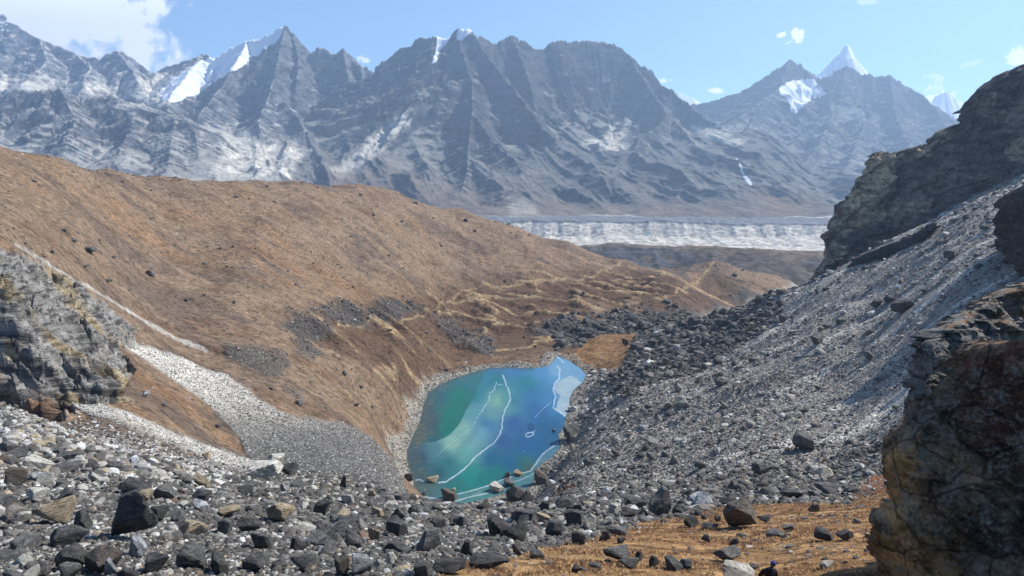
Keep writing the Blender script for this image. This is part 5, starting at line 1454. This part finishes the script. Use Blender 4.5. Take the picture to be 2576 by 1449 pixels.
def ledge_col(px, py, G):
    one = np.ones(px.shape); n = fbm3(G / 1.6, 5, 861); n2 = fbm3(G / .5, 4, 863)
    c = lerp(srgb(112, 110, 108)[None] * one[..., None], srgb(154, 148, 138), sst(-.15, .35, n))
    c = lerp(c, srgb(150, 134, 106), smask(px, py, [(2350,890),(2420,870),(2410,1000),(2350,1010),(2320,960)], 12, n * 30) * .7)
    up = sst(.0, .5, -(py - np.interp(px, [2300, 2576, 2900], [880, 790, 700])) / 60)
    c = lerp(c, srgb(146, 108, 74), smask(px, py, [(2380,815),(2480,760),(2576,715),(2700,680),(2700,770),(2560,800),(2420,850)], 14, n * 60) * .8 * sst(.0, .25, n2 + n * .5))
    return c * (1 + .45 * n2[..., None])
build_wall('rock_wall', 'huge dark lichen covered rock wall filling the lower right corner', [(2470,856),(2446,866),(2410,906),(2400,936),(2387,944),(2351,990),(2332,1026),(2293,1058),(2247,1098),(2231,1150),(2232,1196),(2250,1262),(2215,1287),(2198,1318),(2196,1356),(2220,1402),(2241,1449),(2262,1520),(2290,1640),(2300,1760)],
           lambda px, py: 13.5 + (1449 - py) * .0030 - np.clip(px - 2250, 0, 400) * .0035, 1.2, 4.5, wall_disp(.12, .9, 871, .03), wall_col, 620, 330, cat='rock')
build_wall('rock_ledge', 'layered grey rock ledge with orange grass on top behind the dark rock wall', [(2900,560),(2576,710),(2540,724),(2449,772),(2400,800),(2344,835),(2320,858),(2303,887),(2300,936),(2289,966),(2292,1010),(2294,1057),(2300,1150),(2320,1300),(2340,1500)][0:0] or
           [(2576,708),(2540,724),(2449,772),(2400,800),(2344,835),(2320,858),(2303,887),(2300,936),(2289,966),(2292,1010),(2294,1057),(2300,1150),(2320,1300),(2340,1500)][::1] and
           sorted([(2576,708),(2540,724),(2449,772),(2400,800),(2344,835),(2320,858),(2303,887),(2300,936),(2289,966),(2292,1010),(2294,1057),(2300,1150),(2320,1300),(2340,1500)], key=lambda q: q[1]),
           lambda px, py: 27 + np.clip(1000 - py, 0, 300) * .012 + np.clip(px - 2300, 0, 600) * .004, 1.6, 7, wall_disp(.22, 2.0, 881, .16), ledge_col, 420, 260, cat='rock')

# ================================================================ HUT
def box(v, f, x0, x1, y0, y1, z0, z1):
    b = len(v); v += [(x0,y0,z0),(x1,y0,z0),(x1,y1,z0),(x0,y1,z0),(x0,y0,z1),(x1,y0,z1),(x1,y1,z1),(x0,y1,z1)]
    f += [tuple(b + i for i in q) for q in ((0,3,2,1),(4,5,6,7),(0,1,5,4),(1,2,6,5),(2,3,7,6),(3,0,4,7))]
def part(name, boxes, mat, parent):
    v, f = [], []
    for b in boxes: box(v, f, *b)
    me = bpy.data.meshes.new(name); me.from_pydata(v, [], f); me.materials.append(mat)
    o = bpy.data.objects.new(name, me); C.objects.link(o); o.parent = parent; return o
def simple(name, col, rough=.8, nsc=3.0, nb=.3, amt=.25):
    s = NT(name); tc = s.n('ShaderNodeTexCoord').outputs['Object']; n = s.noise(tc, nsc, 5, .6)
    c = s.mul(s.n('ShaderNodeRGB').outputs[0], s.rng(n, .3, .7, 1 - amt, 1 + amt))
    s.t.nodes['RGB' if 'RGB' in s.t.nodes else 'Color'].outputs[0].default_value = (*srgb(*col), 1)
    return s.bsdf(c, rough, s.bump(n, nb, .05))
hx, hy, hz = ground_hit(1798, 654, 600, 850)
hut = bpy.data.objects.new('stone_hut', None); C.objects.link(hut); hut.location = (hx, hy, near(np.array([hx]), np.array([hy]), False)[0] - .2); hut.rotation_euler = (0, 0, math.radians(-32))
props(hut, 'small stone hut with a flat pale roof on top of the grassy knoll', 'hut')
sw = simple('hut_stone', (128, 122, 114)); sr = simple('hut_roof', (225, 226, 228), .5, amt=.08); sdk = simple('hut_door', (46, 40, 38))
HW, HD, HH = 2.6, 2.3, 3.0
part('wall', [(-HW, -.7, -HD, -HD + .4, 0, HH), (.7, HW, -HD, -HD + .4, 0, HH), (-.7, .7, -HD, -HD + .4, 2.0, HH), (-HW, HW, HD - .4, HD, 0, HH), (-HW, -HW + .4, -HD + .4, HD - .4, 0, HH), (HW - .4, HW, -HD + .4, HD - .4, 0, HH)], sw, hut)
part('roof', [(-HW - .45, HW + .45, -HD - .45, HD + .45, HH + .003, HH + .28)], sr, hut)
part('door', [(-.66, .66, -HD + .12, -HD + .2, 0, 1.98)], sdk, hut)
part('pole', [(HW - .3, HW - .18, HD - .3, HD - .18, HH + .28, HH + 2.6)], sdk, hut)
part('terrace_wall', [(-HW - 1.5, HW + 2.4, -HD - 2.0, -HD - 1.5, -1.0, .35)], sw, hut)

# ================================================================ PERSON
def skin(name, joints, edges, mat, parent, sub=2):
    """joints: (x,y,z,r)"""
    me = bpy.data.meshes.new(name); me.from_pydata([j[:3] for j in joints], edges, []); me.materials.append(mat)
    o = bpy.data.objects.new(name, me); C.objects.link(o); o.parent = parent
    md = o.modifiers.new('skin', 'SKIN'); md.use_smooth_shade = True
    for i, j in enumerate(joints):
        r = j[3] if isinstance(j[3], tuple) else (j[3], j[3])
        me.skin_vertices[0].data[i].radius = r; me.skin_vertices[0].data[i].use_root = (i == 0)
    o.modifiers.new('sub', 'SUBSURF').render_levels = sub
    return o
Ys = np.linspace(20, 40, 400); q = P(1947, 1419, Ys); dz = q[:, 2] - near(q[:, 0], Ys, False)
i = int(np.argmin(np.abs(dz - 1.63)))
person = bpy.data.objects.new('person', None); C.objects.link(person)
fx, fy = q[i, 0] - .12, Ys[i]
person.location = (fx, fy, near(np.array([fx]), np.array([fy]), False)[0]); props(person, 'person in dark hooded jacket and blue knitted hat at the bottom edge', 'person')
skn = simple('skin', (150, 104, 82), .6, amt=.05); jk = simple('jacket_cloth', (26, 24, 30), .8, 20, .4); tr_ = simple('trouser_cloth', (40, 40, 46), .85, 20, .4); ht = simple('hat_wool', (58, 62, 130), .95, 60, .6); bt = simple('boot_leather', (60, 46, 36)); hr = simple('hair', (20, 16, 14))
J = [(0,0,.92,.13),(-.02,.03,1.10,.125),(-.01,.06,1.30,.13),(.05,.08,1.42,.06),(.10,.09,1.50,.065),(.13,.09,1.58,.095),(.13,.09,1.645,.075),
     (-.17,.06,1.36,.055),(-.30,.10,1.12,.045),(-.26,.26,.95,.036),(-.25,.32,.90,.03),(.20,.06,1.34,.055),(.27,.12,1.10,.045),(.24,.30,1.00,.036),(.23,.36,.97,.03),
     (-.10,0,.86,.095),(-.13,.10,.50,.065),(-.13,.02,.10,.045),(-.13,.14,.04,.04),(.10,0,.86,.095),(.12,-.05,.50,.065),(.12,-.16,.10,.045),(.12,-.04,.04,.04)]
E = [(0,1),(1,2),(2,3),(3,4),(4,5),(5,6),(2,7),(7,8),(8,9),(9,10),(2,11),(11,12),(12,13),(13,14),(0,15),(15,16),(16,17),(17,18),(0,19),(19,20),(20,21),(21,22)]
# five fingers on each hand
for hb, sx in ((10, -1), (14, 1)):
    hxp, hyp, hzp = J[hb][:3]
    for k, (ox, ln) in enumerate(((-.030,.045),(-.011,.06),(.010,.064),(.030,.055))):
        a = len(J); J += [(hxp + ox, hyp + .035, hzp - .01, .010), (hxp + ox, hyp + .035 + ln * .6, hzp - .02, .009), (hxp + ox, hyp + .035 + ln * .9, hzp - .05, .008)]
        E += [(hb, a), (a, a + 1), (a + 1, a + 2)]
    a = len(J); J += [(hxp - sx * .045, hyp + .01, hzp - .005, .011), (hxp - sx * .055, hyp + .045, hzp - .02, .009)]; E += [(hb, a), (a, a + 1)]
skin('body', J, E, skn, person)
skin('jacket', [(-.01,.0,.90,.17),(-.02,.03,1.10,.165),(-.03,.06,1.30,.175),(.03,.07,1.41,.10),(-.20,.05,1.36,.085),(-.31,.10,1.12,.068),(-.27,.24,.97,.055),(.20,.05,1.34,.085),(.28,.12,1.10,.068),(.25,.28,1.01,.055)],
     [(0,1),(1,2),(2,3),(2,4),(4,5),(5,6),(2,7),(7,8),(8,9)], jk, person)
skin('trousers', [(0,0,.93,.15),(-.10,0,.84,.115),(-.13,.10,.50,.085),(-.13,.02,.13,.065),(.10,0,.84,.115),(.12,-.05,.50,.085),(.12,-.16,.13,.065)], [(0,1),(1,2),(2,3),(0,4),(4,5),(5,6)], tr_, person)
for sx, yy in ((-.13, .03), (.12, -.15)):
    skin('boot', [(sx, yy, .10, .06), (sx, yy, .045, .055), (sx, yy + .14, .04, .05)], [(0, 1), (1, 2)], bt, person)
skin('hood', [(-.04,.02,1.44,(.09,.06)),(.04,-.02,1.475,(.075,.055)),(.13,.0,1.45,(.07,.05))], [(0,1),(1,2)], simple('hood_cloth', (58, 58, 64), .8, 20), person)
skin('hat', [(.13,.085,1.56,.115),(.13,.085,1.62,.112),(.13,.085,1.69,.075)], [(0,1),(1,2)], ht, person)
skin('hair', [(.12,.03,1.53,.075),(.13,.06,1.57,.10)], [(0,1)], hr, person)
skin('nose', [(.135,.185,1.575,.018),(.135,.205,1.56,.014)], [(0,1)], skn, person)

# ================================================================ CAMERA, LIGHT, SKY
cam = bpy.data.cameras.new('camera'); co = bpy.data.objects.new('camera', cam); C.objects.link(co)
cam.sensor_width = 36; cam.lens = 36 * FP / 2576; cam.clip_start = .5; cam.clip_end = 60000
co.rotation_euler = (math.pi / 2 - PITCH, 0, 0)
bpy.context.scene.camera = co
SAZ, SEL = math.radians(66), math.radians(45)
sd = (math.sin(SAZ) * math.cos(SEL), math.cos(SAZ) * math.cos(SEL), math.sin(SEL))
from mathutils import Vector
sl = bpy.data.lights.new('sun', 'SUN'); so = bpy.data.objects.new('sun', sl); C.objects.link(so)
sl.energy = 5.0; sl.angle = math.radians(.5); sl.color = (1, .955, .89)
so.rotation_euler = Vector(sd).to_track_quat('Z', 'Y').to_euler()
so.location = (200, 100, 300)
wd = bpy.data.worlds.new('World'); bpy.context.scene.world = wd; wd.use_nodes = True
nt = wd.node_tree; bg = nt.nodes['Background']
sk = nt.nodes.new('ShaderNodeTexSky'); sk.sky_type = 'NISHITA'; sk.sun_disc = False
sk.sun_elevation = SEL; sk.sun_rotation = SAZ; sk.altitude = 5000; sk.air_density = 1.0; sk.dust_density = 0.0; sk.ozone_density = 1.2
tint = nt.nodes.new('ShaderNodeVectorMath'); tint.operation = 'MULTIPLY'; tint.inputs[1].default_value = (.71, .965, 1.10)
nt.links.new(sk.outputs[0], tint.inputs[0])
# clouds drifting in the far sky: soft-edged banks given by direction
ns = NT.__new__(NT); ns.t = nt
gen = nt.nodes.new('ShaderNodeTexCoord').outputs['Generated']
cn = ns.noise(gen, 13, 9, .58, .35); cn2 = ns.noise(gen, 46, 6, .6, .2)
cn3 = ns.noise(gen, 130, 6, .6, .3)
cnz0 = ns.math('ADD', ns.math('MULTIPLY', ns.math('SUBTRACT', cn2, .5), 1.3), ns.math('MULTIPLY', ns.math('SUBTRACT', cn3, .5), 1.9))
cnz = ns.math('ADD', ns.math('MULTIPLY', ns.math('SUBTRACT', cn, .5), 1.6), ns.math('MULTIPLY', ns.math('SUBTRACT', cn2, .5), .8))
total = None
for (px_, py_, w_, h_, rot_, dens_, rag_) in [(-20,-10,730,390,8,2.0,1.0),(150,85,330,80,14,.85,1.6),(240,96,180,26,4,1.0,1.4),(230,10,320,110,0,.42,1.9),(2006,88,34,44,-20,1.3,1.0),(1966,88,30,16,-25,1.0,1.2),(1986,106,26,8,-25,.5,1.2),
        (1801,228,42,15,4,1.0,.8),(2564,146,64,48,0,1.2,1.1),(2340,215,50,60,40,.5,1.8),(2372,262,110,50,20,.95,1.3),(2420,290,80,40,20,.9,1.3),(915,150,44,18,10,.8,1.2),(1668,203,34,14,0,.7,1.2),(400,140,110,18,-14,.22,1.8),(2440,162,50,16,-10,.35,1.6),(2180,4,44,12,0,.35,1.5)]:
    d0 = Vector(P(px_, py_, 1.0)).normalized(); r0 = d0.cross(Vector((0, 0, 1))).normalized(); u0 = r0.cross(d0)
    ca, sa = math.cos(math.radians(rot_)), math.sin(math.radians(rot_))
    r1 = r0 * ca - u0 * sa; u1 = r0 * sa + u0 * ca
    k = FP * 2 / 1.05
    ax = ns.n('ShaderNodeVectorMath', {0: gen, 1: tuple(r1 * (k / w_))}, operation='DOT_PRODUCT').outputs['Value']
    ay = ns.n('ShaderNodeVectorMath', {0: gen, 1: tuple(u1 * (k / h_))}, operation='DOT_PRODUCT').outputs['Value']
    ox, oy = d0.dot(r1) * k / w_, d0.dot(u1) * k / h_
    ax = ns.math('SUBTRACT', ax, ox); ay = ns.math('SUBTRACT', ay, oy)
    rr = ns.math('SQRT', ns.math('ADD', ns.math('MULTIPLY', ax, ax), ns.math('MULTIPLY', ay, ay)))
    fr = ns.n('ShaderNodeVectorMath', {0: gen, 1: tuple(d0)}, operation='DOT_PRODUCT').outputs['Value']
    v = ns.math('ADD', ns.math('SUBTRACT', 1.0, rr), ns.math('MULTIPLY', cnz if w_ > 130 else cnz0, rag_))
    v = ns.n('ShaderNodeMapRange', {'Value': v, 'From Min': .08, 'From Max': .50, 'To Min': 0, 'To Max': dens_}, interpolation_type='SMOOTHSTEP').outputs[0]
    v = ns.math('MULTIPLY', v, ns.math('GREATER_THAN', fr, .3))
    total = v if total is None else ns.math('MAXIMUM', total, v)
cm = ns.mix(ns.math('MINIMUM', total, 1.0), tint.outputs[0], (10.5, 10.4, 10.3, 1))
nt.links.new(cm, bg.inputs[0]); bg.inputs[1].default_value = .115
vs = bpy.context.scene.view_settings
vs.view_transform = 'Standard'; vs.look = 'None'; vs.exposure = 0.55; vs.gamma = 1; vs.use_curve_mapping = False
cy = bpy.context.scene.cycles
cy.max_bounces = 8; cy.diffuse_bounces = 2; cy.glossy_bounces = 2; cy.transmission_bounces = 2; cy.transparent_max_bounces = 8; cy.volume_bounces = 1
print('built', time.time() - T0)
